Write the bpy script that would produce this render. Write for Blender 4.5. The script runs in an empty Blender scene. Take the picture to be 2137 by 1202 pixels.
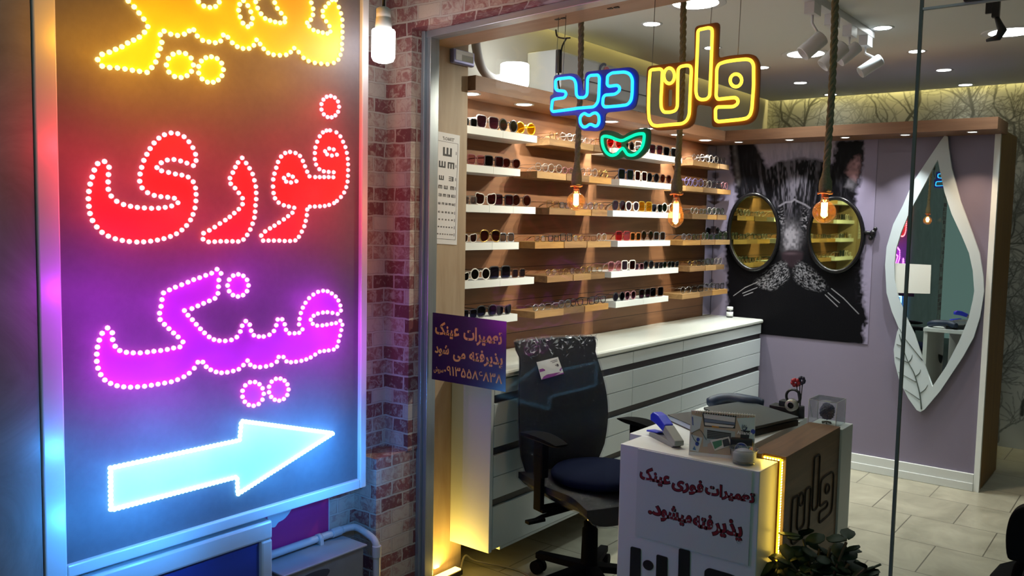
import bpy, math, random
from mathutils import Vector, Matrix
import numpy as np
random.seed(7)
SC = bpy.context.scene
COL = SC.collection
# ------------------------------------------------------------------ camera
F, YAW, PIT, ROL = 1788.86, 0.661615511, 0.0777458568, 0.0194324906
W, H = 2137, 1202
CAM = Vector((0, 0, 1.55))
fwd = Vector((-math.sin(YAW)*math.cos(PIT), math.cos(YAW)*math.cos(PIT), -math.sin(PIT)))
_r = Vector((math.cos(YAW), math.sin(YAW), 0)); _u = _r.cross(fwd)
rgt = _r*math.cos(ROL) + _u*math.sin(ROL)
upv = -_r*math.sin(ROL) + _u*math.cos(ROL)
cd = bpy.data.cameras.new('camera'); cam = bpy.data.objects.new('camera', cd); COL.objects.link(cam)
cd.sensor_fit = 'HORIZONTAL'; cd.sensor_width = 36; cd.lens = F/W*36; cd.clip_start = 0.02
cam.matrix_world = Matrix(((rgt.x, upv.x, -fwd.x, CAM.x), (rgt.y, upv.y, -fwd.y, CAM.y), (rgt.z, upv.z, -fwd.z, CAM.z), (0, 0, 0, 1)))
SC.camera = cam
# ------------------------------------------------------------------ world, exposure
wd = bpy.data.worlds.new('night'); SC.world = wd; wd.use_nodes = True
wd.node_tree.nodes['Background'].inputs[0].default_value = (0.46, 0.68, 0.63, 1)
wd.node_tree.nodes['Background'].inputs[1].default_value = 0.27
SC.view_settings.view_transform = 'Standard'; SC.view_settings.look = 'None'
SC.view_settings.gamma = 1; SC.view_settings.exposure = 0.0
SC.view_settings.use_curve_mapping = False
SC.cycles.max_bounces = 7; SC.cycles.transparent_max_bounces = 24
SC.cycles.diffuse_bounces = 3; SC.cycles.glossy_bounces = 4
SC.cycles.sample_clamp_indirect = 4; SC.cycles.sample_clamp_direct = 0
SC.cycles.caustics_reflective = False; SC.cycles.caustics_refractive = False
# light levels of the place's lamps and the sign's added fill lights
L_DOWN, L_BIG, L_SOFF, L_LEDGE, L_BULB, L_COVE = 1.2, 3.4, 4.5, 3.0, 4.0, 9.0
L_TRACK = 340.0
L_SIGN_FILL, L_PANEL_FILL, L_LAMP = 0.42, 1.0, 0.8

def P(x, y, ax, val):                      # photo point seen on the plane axis = val
    d = fwd + rgt*((x-W/2)/F) - upv*((y-H/2)/F)
    return CAM + d*((val-CAM[ax])/d[ax])
def proj(p):
    d = Vector(p)-CAM; z = d.dot(fwd)
    return W/2+F*d.dot(rgt)/z, H/2-F*d.dot(upv)/z

# ------------------------------------------------------------------ materials
def srgb(c):
    if isinstance(c, str):
        c = [int(c[i:i+2], 16)/255 for i in (0, 2, 4)]
    return tuple((v/12.92 if v <= .04045 else ((v+.055)/1.055)**2.4) for v in c[:3])+(1,)
class NT:
    def __init__(s, name):
        s.m = bpy.data.materials.new(name); s.m.use_nodes = True; s.t = s.m.node_tree; s.t.nodes.clear()
        s.out = s.n('ShaderNodeOutputMaterial')
    def n(s, typ, **kw):
        nd = s.t.nodes.new(typ)
        for k, v in kw.items():
            if k.startswith('i_'):
                key = k[2:]; key = int(key) if key.isdigit() else key.replace('_', ' ')
                nd.inputs[key].default_value = v
            else: setattr(nd, k, v)
        return nd
    def l(s, a, b): s.t.links.new(a, b)
    def math(s, op, a, b=None, c=None):
        nd = s.n('ShaderNodeMath', operation=op)
        for i, v in enumerate((a, b, c)):
            if v is None: continue
            if isinstance(v, (int, float)): nd.inputs[i].default_value = v
            else: s.l(v, nd.inputs[i])
        return nd.outputs[0]
    def mix(s, fac, a, b, blend='MIX'):
        nd = s.n('ShaderNodeMix', data_type='RGBA', blend_type=blend)
        for i, v in ((0, fac), (6, a), (7, b)):
            if isinstance(v, (int, float, tuple)): nd.inputs[i].default_value = v
            else: s.l(v, nd.inputs[i])
        return nd.outputs[2]
    def ramp(s, fac, stops):
        nd = s.n('ShaderNodeValToRGB'); e = nd.color_ramp.elements
        while len(e) < len(stops): e.new(.5)
        for el, (p, c) in zip(e, stops): el.position = p; el.color = c
        s.l(fac, nd.inputs[0]); return nd.outputs[0]
    def coord(s, scale=(1, 1, 1), kind='Object', rot=(0, 0, 0)):
        tc = s.n('ShaderNodeTexCoord'); mp = s.n('ShaderNodeMapping')
        mp.inputs['Scale'].default_value = scale; mp.inputs['Rotation'].default_value = rot
        s.l(tc.outputs[kind], mp.inputs[0]); return mp.outputs[0]
    def noise(s, vec, scale, detail=4, rough=.6, dist=0):
        nd = s.n('ShaderNodeTexNoise'); s.l(vec, nd.inputs['Vector'])
        nd.inputs['Scale'].default_value = scale; nd.inputs['Detail'].default_value = detail
        nd.inputs['Roughness'].default_value = rough; nd.inputs['Distortion'].default_value = dist
        return nd.outputs['Fac']
    def bsdf(s, col=None, rough=.5, metal=0., spec=.5, **kw):
        b = s.n('ShaderNodeBsdfPrincipled')
        if col is not None:
            if isinstance(col, tuple): b.inputs['Base Color'].default_value = col
            else: s.l(col, b.inputs['Base Color'])
        if isinstance(rough, (int, float)): b.inputs['Roughness'].default_value = rough
        else: s.l(rough, b.inputs['Roughness'])
        b.inputs['Metallic'].default_value = metal; b.inputs['Specular IOR Level'].default_value = spec
        for k, v in kw.items(): b.inputs[k.replace('_', ' ')].default_value = v
        s.l(b.outputs[0], s.out.inputs[0]); return b
    def bump(s, b, h, strength=.2, dist=.01):
        bp = s.n('ShaderNodeBump'); bp.inputs['Strength'].default_value = strength; bp.inputs['Distance'].default_value = dist
        s.l(h, bp.inputs['Height']); s.l(bp.outputs[0], b.inputs['Normal'])
_MC = {}
def mat(name, col, rough=.5, metal=0., spec=.5, vary=.06, scale=8, bump=0):
    if name in _MC: return _MC[name]
    t = NT(name); c = srgb(col); v = t.coord()
    n = t.noise(v, scale)
    d = tuple(x*(1-vary*2) for x in c[:3])+(1,); h = tuple(min(1, x*(1+vary)) for x in c[:3])+(1,)
    b = t.bsdf(t.mix(n, d, h), rough, metal, spec)
    if bump: t.bump(b, t.noise(v, scale*12), bump, .004)
    _MC[name] = t.m; return t.m
def emit(name, col, strength):
    if name in _MC: return _MC[name]
    t = NT(name); e = t.n('ShaderNodeEmission'); e.inputs[0].default_value = col if len(col) == 4 else tuple(col)+(1,)
    e.inputs[1].default_value = strength; t.l(e.outputs[0], t.out.inputs[0]); _MC[name] = t.m; return t.m
def glass(name, tint=(1, 1, 1), base=.04, rough=0.0, body=None, bodyfac=0., bump=0, bscale=30, edge=.6):
    """clear sheet: see-through tint + mirror reflection growing at grazing angles, optional body colour"""
    if name in _MC: return _MC[name]
    t = NT(name)
    tr = t.n('ShaderNodeBsdfTransparent'); tr.inputs[0].default_value = tuple(tint)+(1,)
    gl = t.n('ShaderNodeBsdfGlossy'); gl.inputs['Roughness'].default_value = rough
    lw = t.n('ShaderNodeLayerWeight'); lw.inputs[0].default_value = .5
    f = t.math('POWER', lw.outputs['Facing'], 4.0)
    f = t.math('MULTIPLY_ADD', f, edge, base)
    if bump:
        bp = t.n('ShaderNodeBump'); bp.inputs['Strength'].default_value = bump; bp.inputs['Distance'].default_value = .02
        t.l(t.noise(t.coord(), bscale, 3, .6, 1.0), bp.inputs['Height']); t.l(bp.outputs[0], gl.inputs['Normal'])
    first = tr.outputs[0]
    if body:
        df = t.n('ShaderNodeBsdfDiffuse'); df.inputs[0].default_value = srgb(body)
        m0 = t.n('ShaderNodeMixShader'); m0.inputs[0].default_value = bodyfac
        t.l(tr.outputs[0], m0.inputs[1]); t.l(df.outputs[0], m0.inputs[2]); first = m0.outputs[0]
    m = t.n('ShaderNodeMixShader'); t.l(f, m.inputs[0]); t.l(first, m.inputs[1]); t.l(gl.outputs[0], m.inputs[2])
    t.l(m.outputs[0], t.out.inputs[0]); _MC[name] = t.m; return t.m
def wood(name, c1, c2, grain='y', rough=.5, scale=3, plank=None, spec=.35):
    if name in _MC: return _MC[name]
    t = NT(name)
    s = {'x': (.12, 1.6, 1.6), 'y': (1.6, .12, 1.6), 'z': (1.6, 1.6, .12)}[grain]
    v = t.coord(s); n = t.noise(v, scale*4, 6, .65, 1.2)
    col = t.ramp(n, [(.3, srgb(c1)), (.7, srgb(c2))])
    n2 = t.noise(t.coord((1, 1, 1)), 2.2, 3)
    col = t.mix(t.math('MULTIPLY', n2, .55), col, srgb(c1))
    if plank:
        ax, size = plank
        tc = t.n('ShaderNodeTexCoord'); sx = t.n('ShaderNodeSeparateXYZ'); t.l(tc.outputs['Object'], sx.inputs[0])
        q = t.math('DIVIDE', sx.outputs[ax], size); fl = t.math('FLOOR', q); fr = t.math('FRACT', q)
        wn = t.n('ShaderNodeTexWhiteNoise', noise_dimensions='1D'); t.l(fl, wn.inputs['W'])
        col = t.mix(t.math('MULTIPLY', wn.outputs[0], .55), col, srgb(c2))
        edge = t.math('LESS_THAN', fr, .02)
        col = t.mix(edge, col, tuple(x*.35 for x in srgb(c1)[:3])+(1,))
    b = t.bsdf(col, rough, 0, spec); t.bump(b, n, .08, .003)
    _MC[name] = t.m; return t.m
def mirror(name, tint=(.85, .87, .86), rough=.01):
    if name in _MC: return _MC[name]
    t = NT(name); g = t.n('ShaderNodeBsdfGlossy'); g.inputs[0].default_value = tuple(tint)+(1,); g.inputs['Roughness'].default_value = rough
    t.l(g.outputs[0], t.out.inputs[0]); _MC[name] = t.m; return t.m

# ------------------------------------------------------------------ mesh builder
class MB:
    def __init__(s): s.v = []; s.f = []; s.mi = []; s.sm = []
    def add(s, vs, fs, mi=0, smooth=False):
        o = len(s.v); s.v += [tuple(v) for v in vs]
        s.f += [tuple(i+o for i in f) for f in fs]; s.mi += [mi]*len(fs); s.sm += [smooth]*len(fs); return s
    def box(s, x0, x1, y0, y1, z0, z1, mi=0):
        vs = [(x, y, z) for x in (x0, x1) for y in (y0, y1) for z in (z0, z1)]
        return s.add(vs, [(0, 1, 3, 2), (4, 6, 7, 5), (0, 4, 5, 1), (2, 3, 7, 6), (0, 2, 6, 4), (1, 5, 7, 3)], mi)
    def obb(s, c, ax, ay, az, mi=0):
        c = Vector(c); ax = Vector(ax); ay = Vector(ay); az = Vector(az)
        vs = [c+i*ax+j*ay+k*az for i in (-1, 1) for j in (-1, 1) for k in (-1, 1)]
        return s.add(vs, [(0, 1, 3, 2), (4, 6, 7, 5), (0, 4, 5, 1), (2, 3, 7, 6), (0, 2, 6, 4), (1, 5, 7, 3)], mi)
    def tube(s, pts, r, seg=8, closed=False, mi=0, flat=None):
        pts = [Vector(p) for p in pts]; n = len(pts)
        if n < 2: return s
        rr = r if isinstance(r, (list, tuple)) else [r]*n
        T = []
        for i in range(n):
            a = pts[(i-1) % n] if closed or i else pts[0]; b = pts[(i+1) % n] if closed or i < n-1 else pts[-1]
            d = (b-a); T.append(d.normalized() if d.length > 1e-9 else Vector((0, 0, 1)))
        ref = Vector((0, 0, 1)) if abs(T[0].z) < .9 else Vector((1, 0, 0))
        N = T[0].cross(ref).normalized(); vs = []
        for i in range(n):
            if i:
                N = (N - T[i]*N.dot(T[i]))
                N = N.normalized() if N.length > 1e-6 else T[i].orthogonal().normalized()
            B = T[i].cross(N)
            for k in range(seg):
                a = 2*math.pi*k/seg; vs.append(pts[i]+(N*math.cos(a)+B*math.sin(a))*rr[i])
        fs = []
        for i in range(n if closed else n-1):
            j = (i+1) % n
            for k in range(seg):
                k2 = (k+1) % seg; fs.append((i*seg+k, i*seg+k2, j*seg+k2, j*seg+k))
        s.add(vs, fs, mi, True)
        if not closed:
            o = len(s.v)-len(vs)
            s.f += [tuple(o+k for k in range(seg))[::-1], tuple(o+(n-1)*seg+k for k in range(seg))]; s.mi += [mi]*2; s.sm += [False]*2
        return s
    def lathe(s, prof, o=(0, 0, 0), ax=(0, 0, 1), seg=24, mi=0, smooth=True):
        o = Vector(o); ax = Vector(ax).normalized(); a = ax.orthogonal().normalized(); b = ax.cross(a); vs = []
        for r, z in prof:
            for k in range(seg):
                t = 2*math.pi*k/seg; vs.append(o+ax*z+(a*math.cos(t)+b*math.sin(t))*max(r, 1e-5))
        fs = []
        for i in range(len(prof)-1):
            for k in range(seg):
                k2 = (k+1) % seg; fs.append((i*seg+k, i*seg+k2, (i+1)*seg+k2, (i+1)*seg+k))
        return s.add(vs, fs, mi, smooth)
    def cyl(s, a, b, r, seg=16, mi=0):
        a = Vector(a); b = Vector(b); L = (b-a).length
        return s.lathe([(0, 0), (r, 0), (r, L), (0, L)], a, b-a, seg, mi, False)
    def sphere(s, c, r, seg=16, rings=10, sc=(1, 1, 1), mi=0):
        c = Vector(c); vs = []; fs = []
        for i in range(rings+1):
            p = math.pi*i/rings
            for k in range(seg):
                t = 2*math.pi*k/seg
                vs.append(c+Vector((math.sin(p)*math.cos(t)*sc[0], math.sin(p)*math.sin(t)*sc[1], math.cos(p)*sc[2]))*r)
        for i in range(rings):
            for k in range(seg):
                k2 = (k+1) % seg; fs.append((i*seg+k, (i+1)*seg+k, (i+1)*seg+k2, i*seg+k2))
        return s.add(vs, fs, mi, True)
    def prism(s, poly, ext, mi=0):
        poly = [Vector(p) for p in poly]; e = Vector(ext); n = len(poly)
        return s.add(poly+[p+e for p in poly], [tuple(range(n))[::-1], tuple(range(n, 2*n))]+[(i, (i+1) % n, n+(i+1) % n, n+i) for i in range(n)], mi)
    def grid(s, fn, nu, nv, mi=0, smooth=True):
        vs = [fn(i/nu, j/nv) for j in range(nv+1) for i in range(nu+1)]
        fs = [(j*(nu+1)+i, j*(nu+1)+i+1, (j+1)*(nu+1)+i+1, (j+1)*(nu+1)+i) for j in range(nv) for i in range(nu)]
        return s.add(vs, fs, mi, smooth)
    def build(s, name, m, parent=None, bevel=0, subd=0):
        me = bpy.data.meshes.new(name); me.from_pydata(s.v, [], s.f)
        for x in (m if isinstance(m, (list, tuple)) else [m]): me.materials.append(x)
        me.polygons.foreach_set('material_index', s.mi); me.polygons.foreach_set('use_smooth', s.sm); me.update()
        import bmesh
        bm = bmesh.new(); bm.from_mesh(me); bmesh.ops.recalc_face_normals(bm, faces=bm.faces); bm.to_mesh(me); bm.free()
        return link(name, me, parent, bevel, subd)
def link(name, me, parent=None, bevel=0, subd=0):
    o = bpy.data.objects.new(name, me); COL.objects.link(o)
    if parent is not None:
        o.parent = parent
        off = getattr_world(parent)
        o.location = -off
    if bevel:
        b = o.modifiers.new('bevel', 'BEVEL'); b.width = bevel; b.segments = 2; b.limit_method = 'ANGLE'
    if subd:
        b = o.modifiers.new('subd', 'SUBSURF'); b.levels = subd; b.render_levels = subd
    return o
_WL = {}
def getattr_world(p):
    return _WL.get(p.name, Vector((0, 0, 0)))
def thing(name, label, cat, loc=(0, 0, 0), group=None, local=False):
    """an Empty at the thing's base; its parts are modelled in world space unless local"""
    o = bpy.data.objects.new(name, None); COL.objects.link(o); o.location = loc; o.empty_display_size = .05
    _WL[o.name] = Vector((0, 0, 0)) if local else Vector(loc)
    return tag(o, label, cat, group)
def tag(o, label, cat, group=None):
    o['label'] = label; o['category'] = cat
    if group: o['group'] = group
    return o
def struct(o): o['kind'] = 'structure'; return o

def shape2d(polys, mapf, depth_vec, name='shape'):
    """filled outline with holes in a plane -> solid mesh data; mapf (u,v)->world point on the front"""
    cu = bpy.data.curves.new(name, 'CURVE'); cu.dimensions = '2D'; cu.fill_mode = 'BOTH'
    for pl in polys:
        sp = cu.splines.new('POLY'); sp.points.add(len(pl)-1); sp.use_cyclic_u = True
        for q, p in zip(sp.points, pl): q.co = (p[0], p[1], 0, 1)
    cu.extrude = .5
    return curve_mesh(cu, mapf, depth_vec)
def curve_mesh(cu, mapf, depth_vec):
    ob = bpy.data.objects.new('tmp', cu); COL.objects.link(ob)
    dg = bpy.context.evaluated_depsgraph_get(); dg.update()
    me = bpy.data.meshes.new_from_object(ob.evaluated_get(dg)); bpy.data.objects.remove(ob); bpy.data.curves.remove(cu)
    d = Vector(depth_vec)
    for v in me.vertices:
        v.co = Vector(mapf(v.co.x, v.co.y)) + d*(.5-v.co.z)
    me.update(); me.materials.clear(); return me
def add_flat(name, polys, mapf, depth_vec, m, parent=None):
    me = shape2d(polys, mapf, depth_vec); me.materials.append(m); return link(name, me, parent)
def text_mesh(body, mapf, depth_vec, box=None, bold=0., fit=True):
    cu = bpy.data.curves.new('lettering', 'FONT'); cu.body = body; cu.size = 1; cu.offset = bold; cu.extrude = .5; cu.resolution_u = 3
    ob = bpy.data.objects.new('tmp', cu); COL.objects.link(ob)
    dg = bpy.context.evaluated_depsgraph_get(); dg.update()
    me = bpy.data.meshes.new_from_object(ob.evaluated_get(dg)); bpy.data.objects.remove(ob)
    if not me.vertices: return me
    xs = [v.co.x for v in me.vertices]; ys = [v.co.y for v in me.vertices]
    x0, x1, y0, y1 = min(xs), max(xs), min(ys), max(ys); d = Vector(depth_vec)
    for v in me.vertices:
        u = (v.co.x-x0)/(x1-x0); w = (v.co.y-y0)/max(1e-6, y1-y0)
        z = v.co.z
        v.co = Vector(mapf(box[0]+u*(box[1]-box[0]), box[2]+w*(box[3]-box[2]))) + d*(.5-z)
    me.materials.clear(); me.update(); return me
def add_text(name, body, mapf, depth_vec, box, m, parent, bold=0.):
    me = text_mesh(body, mapf, depth_vec, box, bold); me.materials.append(m); return link(name, me, parent)
# Persian words are written with their joined letter forms, left to right as seen
FORMS = {'ت': 'ﺕﺖﺗﺘ', 'ع': 'ﻉﻊﻋﻌ', 'م': 'ﻡﻢﻣﻤ', 'ی': 'ﯼﯽﯾﯿ', 'ر': 'ﺭﺮ', 'ا': 'ﺍﺎ', 'ن': 'ﻥﻦﻧﻨ', 'ک': 'ﮎﮏﮐﮑ', 'پ': 'ﭖﭗﭘﭙ',
         'ذ': 'ﺫﺬ', 'ف': 'ﻑﻒﻓﻔ', 'ه': 'ﻩﻪﻫﻬ', 'ش': 'ﺵﺶﺷﺸ', 'و': 'ﻭﻮ', 'د': 'ﺩﺪ', 'س': 'ﺱﺲﺳﺴ'}
def fa(word):
    out = []
    for i, ch in enumerate(word):
        if ch not in FORMS: out.append(ch); continue
        prev = i > 0 and len(FORMS.get(word[i-1], '')) == 4
        nxt = i < len(word)-1 and word[i+1] in FORMS and len(FORMS[ch]) == 4
        f = FORMS[ch]
        out.append(f[3] if prev and nxt else f[2] if nxt else f[1] if prev else f[0])
    return ''.join(reversed(out))

def area(name, loc, size, power, col=(1, 1, 1), spread=180, target=(0, 0, -1), parent=None, sy=None, shape='DISK'):
    l = bpy.data.lights.new(name, 'AREA'); l.shape = shape; l.size = size; l.energy = power; l.color = col[:3]; l.spread = math.radians(spread)
    if sy: l.shape = 'RECTANGLE'; l.size_y = sy
    o = bpy.data.objects.new(name, l); COL.objects.link(o); o.location = loc
    o.rotation_euler = Vector(target).to_track_quat('-Z', 'Y').to_euler()
    if parent is not None:
        o.parent = parent; o.location = Vector(loc)-getattr_world(parent)
    return o
def point(name, loc, power, col, r=.02, parent=None):
    l = bpy.data.lights.new(name, 'POINT'); l.energy = power; l.color = col[:3]; l.shadow_soft_size = r
    o = bpy.data.objects.new(name, l); COL.objects.link(o); o.location = loc
    if parent is not None:
        o.parent = parent; o.location = Vector(loc)-getattr_world(parent)
    return o
def spot(name, loc, power, col, angle, blend, r, target=(0, 0, -1), parent=None):
    l = bpy.data.lights.new(name, 'SPOT'); l.energy = power; l.color = col[:3]; l.spot_size = math.radians(angle); l.spot_blend = blend; l.shadow_soft_size = r
    o = bpy.data.objects.new(name, l); COL.objects.link(o); o.location = loc
    o.rotation_euler = Vector(target).to_track_quat('-Z', 'Y').to_euler()
    if parent is not None:
        o.parent = parent; o.location = Vector(loc)-getattr_world(parent)
    return o
def smooth_loop(pts, n=4, closed=True):
    out = []; m = len(pts)
    rng = range(m if closed else m-1)
    for i in rng:
        p0, p1, p2, p3 = (pts[(i-1) % m] if closed or i else pts[0]), pts[i], pts[(i+1) % m], (pts[(i+2) % m] if closed or i+2 < m else pts[-1])
        for k in range(n):
            t = k/n
            out.append(tuple(.5*((2*b)+(c-a)*t+(2*a-5*b+4*c-d)*t*t+(3*b-a-3*c+d)*t**3) for a, b, c, d in zip(p0, p1, p2, p3)))
    if not closed: out.append(tuple(pts[-1]))
    return out

# ------------------------------------------------------------------ shared materials
WHITE = mat('white_lacquer', 'e8ecec', .35, vary=.02)
WMETAL = mat('white_metal', 'dcdfe4', .4, vary=.04)
BLACKP = mat('black_plastic', '17181b', .45, vary=.05)
DARK = mat('dark_strip', '241f20', .5)
GREYM = mat('grey_metal', '8f979c', .35, .7)
WOOD_WALL = wood('rustic_wall_wood', '5a3a2b', '966a49', 'y', .55, 2.4, (2, .165))
WOOD_BEAM = wood('ledge_wood', '6e4c38', '92694e', 'y', .5, 3)
WOOD_BEAMX = wood('ledge_wood_x', '6e4c38', '92694e', 'x', .5, 3)
WOOD_DESK = wood('desk_wood', '5c4432', '8a6a4e', 'y', .4, 3)
PLANKS = [wood('plank_%d' % i, a, b, 'y', .5, 4) for i, (a, b) in enumerate((('7a5c40', 'b08a5e'), ('8a6c4a', 'bd9664'), ('5e4834', '947450'), ('946c40', 'c49858')))]
LEDWHITE = emit('lamp_white', (1, .98, .95), 14)

# brick paper on the shop front
t = NT('brick_paper')
tc = t.n('ShaderNodeTexCoord'); sx = t.n('ShaderNodeSeparateXYZ'); t.l(tc.outputs['Object'], sx.inputs[0])
cb = t.n('ShaderNodeCombineXYZ'); t.l(t.math('ADD', sx.outputs[0], sx.outputs[1]), cb.inputs[0]); t.l(sx.outputs[2], cb.inputs[1])
wob = t.n('ShaderNodeTexNoise'); wob.inputs['Scale'].default_value = 14; t.l(tc.outputs['Object'], wob.inputs['Vector'])
va = t.n('ShaderNodeVectorMath', operation='MULTIPLY_ADD'); t.l(wob.outputs['Color'], va.inputs[0]); va.inputs[1].default_value = (.014, .012, 0); t.l(cb.outputs[0], va.inputs[2])
bk = t.n('ShaderNodeTexBrick'); t.l(va.outputs[0], bk.inputs['Vector'])
bk.inputs['Scale'].default_value = 1; bk.inputs['Brick Width'].default_value = .118; bk.inputs['Row Height'].default_value = .058
bk.inputs['Mortar Size'].default_value = .0055; bk.inputs['Mortar Smooth'].default_value = .6
bk.inputs['Color1'].default_value = (0, 0, 0, 1); bk.inputs['Color2'].default_value = (1, 1, 1, 1); bk.inputs['Mortar'].default_value = (.5, .5, .5, 1)
red = t.ramp(bk.outputs['Color'], [(.0, srgb('744448')), (.3, srgb('8e5658')), (.6, srgb('a27a76')), (1, srgb('bcaaa2'))])
wn = t.noise(tc.outputs['Object'], 30, 8, .72, 1.2); wn2 = t.noise(tc.outputs['Object'], 7, 3)
wash = t.ramp(t.math('ADD', wn, t.math('MULTIPLY', bk.outputs['Color'], .22)), [(.54, (0, 0, 0, 1)), (.70, (1, 1, 1, 1))])
col = t.mix(t.math('MULTIPLY', wash, .8), red, srgb('c4b8ae'))
edge = t.math('MULTIPLY', t.ramp(bk.outputs['Fac'], [(0, (0, 0, 0, 1)), (.25, (1, 1, 1, 1))]), .55)
col = t.mix(edge, col, srgb('66504f'))
col = t.mix(t.ramp(bk.outputs['Fac'], [(.45, (0, 0, 0, 1)), (.8, (1, 1, 1, 1))]), col, t.mix(wn2, srgb('d6cec6'), srgb('a29590')))
b = t.bsdf(col, .6, 0, .3); t.bump(b, t.math('SUBTRACT', 1.0, bk.outputs['Fac']), .2, .002)
BRICK = t.m
# floor tiles
t = NT('stone_tiles'); v = t.coord()
bk = t.n('ShaderNodeTexBrick'); mp = t.n('ShaderNodeMapping'); mp.inputs['Location'].default_value = (.04, -.43, 0); t.l(v, mp.inputs[0]); t.l(mp.outputs[0], bk.inputs['Vector'])
bk.offset = .5; bk.inputs['Scale'].default_value = 1; bk.inputs['Brick Width'].default_value = .41; bk.inputs['Row Height'].default_value = .41
bk.inputs['Mortar Size'].default_value = .003; bk.inputs['Color1'].default_value = (.2, .2, .2, 1); bk.inputs['Color2'].default_value = (.8, .8, .8, 1); bk.inputs['Mortar'].default_value = (.5, .5, .5, 1)
n = t.noise(v, 3.5, 6, .65, .7)
c = t.ramp(n, [(.3, srgb('7b7869')), (.6, srgb('9c9887')), (.8, srgb('adaa9a'))])
c = t.mix(t.math('MULTIPLY', bk.outputs['Color'], .3), c, srgb('9d9884'))
c = t.mix(bk.outputs['Fac'], c, srgb('5b574c'))
t.bsdf(c, .32, 0, .4); TILES = t.m
CEIL = mat('ceiling_paint', 'dfe1de', .7, vary=.02, scale=2)
UPWALL = mat('upper_wall_paint', 'aeaaa2', .7, vary=.03, scale=3)
PLASTER = mat('grey_plaster', '9b9a96', .7)
# ------------------------------------------------------------------ the setting
YG = 2.515                                   # the shop window
XS = -2.62; XU = -2.78                        # shelf wall, wall above it
YC = 5.65                                     # lilac feature wall
YW = 6.98                                     # wallpaper wall behind it
ZC = 2.575                                    # ceiling
m = MB().box(-3.2, 1.6, 2.45, 7.3, -.1, 0); struct(m.build('floor', TILES))
m = MB().box(-4, 2.5, -2.2, 2.45, -.1, -.001); struct(m.build('floor_pavement', mat('pavement', '6a6864', .8, vary=.15, scale=5)))
m = MB().box(XU+.045, 1.5, 2.70, YW-.05, ZC, ZC+.04); struct(m.build('ceiling', CEIL))
m = MB().box(-3.1, 1.6, 2.42, 7.3, 2.78, 2.84); struct(m.build('ceiling_slab', UPWALL))
m = MB().box(XS-.10, XS, 2.82, YC, 0, 2.104); struct(m.build('wall_left', WOOD_WALL))
m = MB().box(XU-.1, XU, 2.55, 7.2, 0, 2.78); struct(m.build('wall_left_upper', UPWALL))
m = MB().box(-2.98, 1.6, YW, YW+.1, 0, 2.78); struct(m.build('wall_back', mat('back_wall', 'a3a39b', .7)))
# printed forest wallpaper: bare branches rising over a mottled pale ground
fr_ = np.random.default_rng(11); GX, GZ, cell = 440, 520, .005
ink = np.zeros((GZ+1, GX+1)); zz_, xx_ = np.mgrid[0:GZ+1, 0:GX+1]
def stroke(x, z, ang, L, w, a, depth):
    n = int(L/.006)
    for i in range(n):
        ang += fr_.normal(0, .10); x += math.cos(ang)*.006; z += math.sin(ang)*.006
        ww = max(.8, w*(1-.75*i/n)); ix, iz = x/cell, z/cell; k = int(ww)+2
        x0, x1, z0, z1 = int(ix)-k, int(ix)+k+1, int(iz)-k, int(iz)+k+1
        if x0 < 0 or z0 < 0 or x1 > GX or z1 > GZ: continue
        d = np.hypot(xx_[z0:z1, x0:x1]-ix, zz_[z0:z1, x0:x1]-iz)
        ink[z0:z1, x0:x1] = np.maximum(ink[z0:z1, x0:x1], np.clip(ww*.6+.6-d, 0, 1)*a)
        if depth and fr_.random() < .055: stroke(x, z, ang+fr_.choice([-1, 1])*fr_.uniform(.35, .9), L*fr_.uniform(.25, .5), w*.55, a*.95, depth-1)
for k in range(150):
    stroke(fr_.uniform(0, 2.2), fr_.uniform(-.2, 2.35), math.pi/2+fr_.normal(0, .28), fr_.uniform(.5, 1.1), fr_.choice([1.2, 1.8, 2.6, 4.0]), fr_.uniform(.45, .95), 2)
gm = .5+.5*np.sin(xx_*.05+3*np.sin(zz_*.021))*np.sin(zz_*.034+2*np.sin(xx_*.03))
gc = (np.array(srgb('a9aaa4')[:3])*(gm[..., None])+np.array(srgb('cfcec6')[:3])*(1-gm[..., None]))
gc = gc*(1-ink[..., None])+np.array(srgb('3b3c38')[:3])*ink[..., None]
me = bpy.data.meshes.new('wallpaper'); vx = np.stack([-2.80+xx_*cell, np.full(xx_.shape, YW-.0015), zz_*cell], -1).reshape(-1, 3)
ii = np.arange((GX+1)*(GZ+1)).reshape(GZ+1, GX+1)
me.from_pydata(vx.tolist(), [], np.stack([ii[:-1, :-1], ii[:-1, 1:], ii[1:, 1:], ii[1:, :-1]], -1).reshape(-1, 4).tolist())
ca = me.color_attributes.new('ink', 'FLOAT_COLOR', 'POINT'); ca.data.foreach_set('color', np.concatenate([gc.reshape(-1, 3), np.ones((gc.size//3, 1))], 1).ravel().astype(np.float32))
t = NT('forest_wallpaper'); at_ = t.n('ShaderNodeVertexColor'); at_.layer_name = 'ink'; t.bsdf(at_.outputs[0], .75, 0, .2)
me.materials.append(t.m); struct(link('trim_9', me))
m = MB().box(1.5, 1.6, 2.55, 7.2, 0, 2.78); struct(m.build('wall_right', PLASTER))
m = MB().box(-.77, 1.5, YW-.012, YW, 0, .035); struct(m.build('baseboard_back', GREYM))
# wood-clad pillar just inside the window
t = NT('pillar_laminate'); v = t.coord((1.5, 1.5, .25)); n = t.noise(v, 9, 5, .6, .6)
t.bsdf(t.ramp(n, [(.3, srgb('9c8873')), (.7, srgb('b5a48f'))]), .5, 0, .3); PILLAR = t.m
m = MB().box(XU, -2.453, 2.53, 2.815, 0, 2.62); struct(m.build('trim_1', PILLAR))
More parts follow.
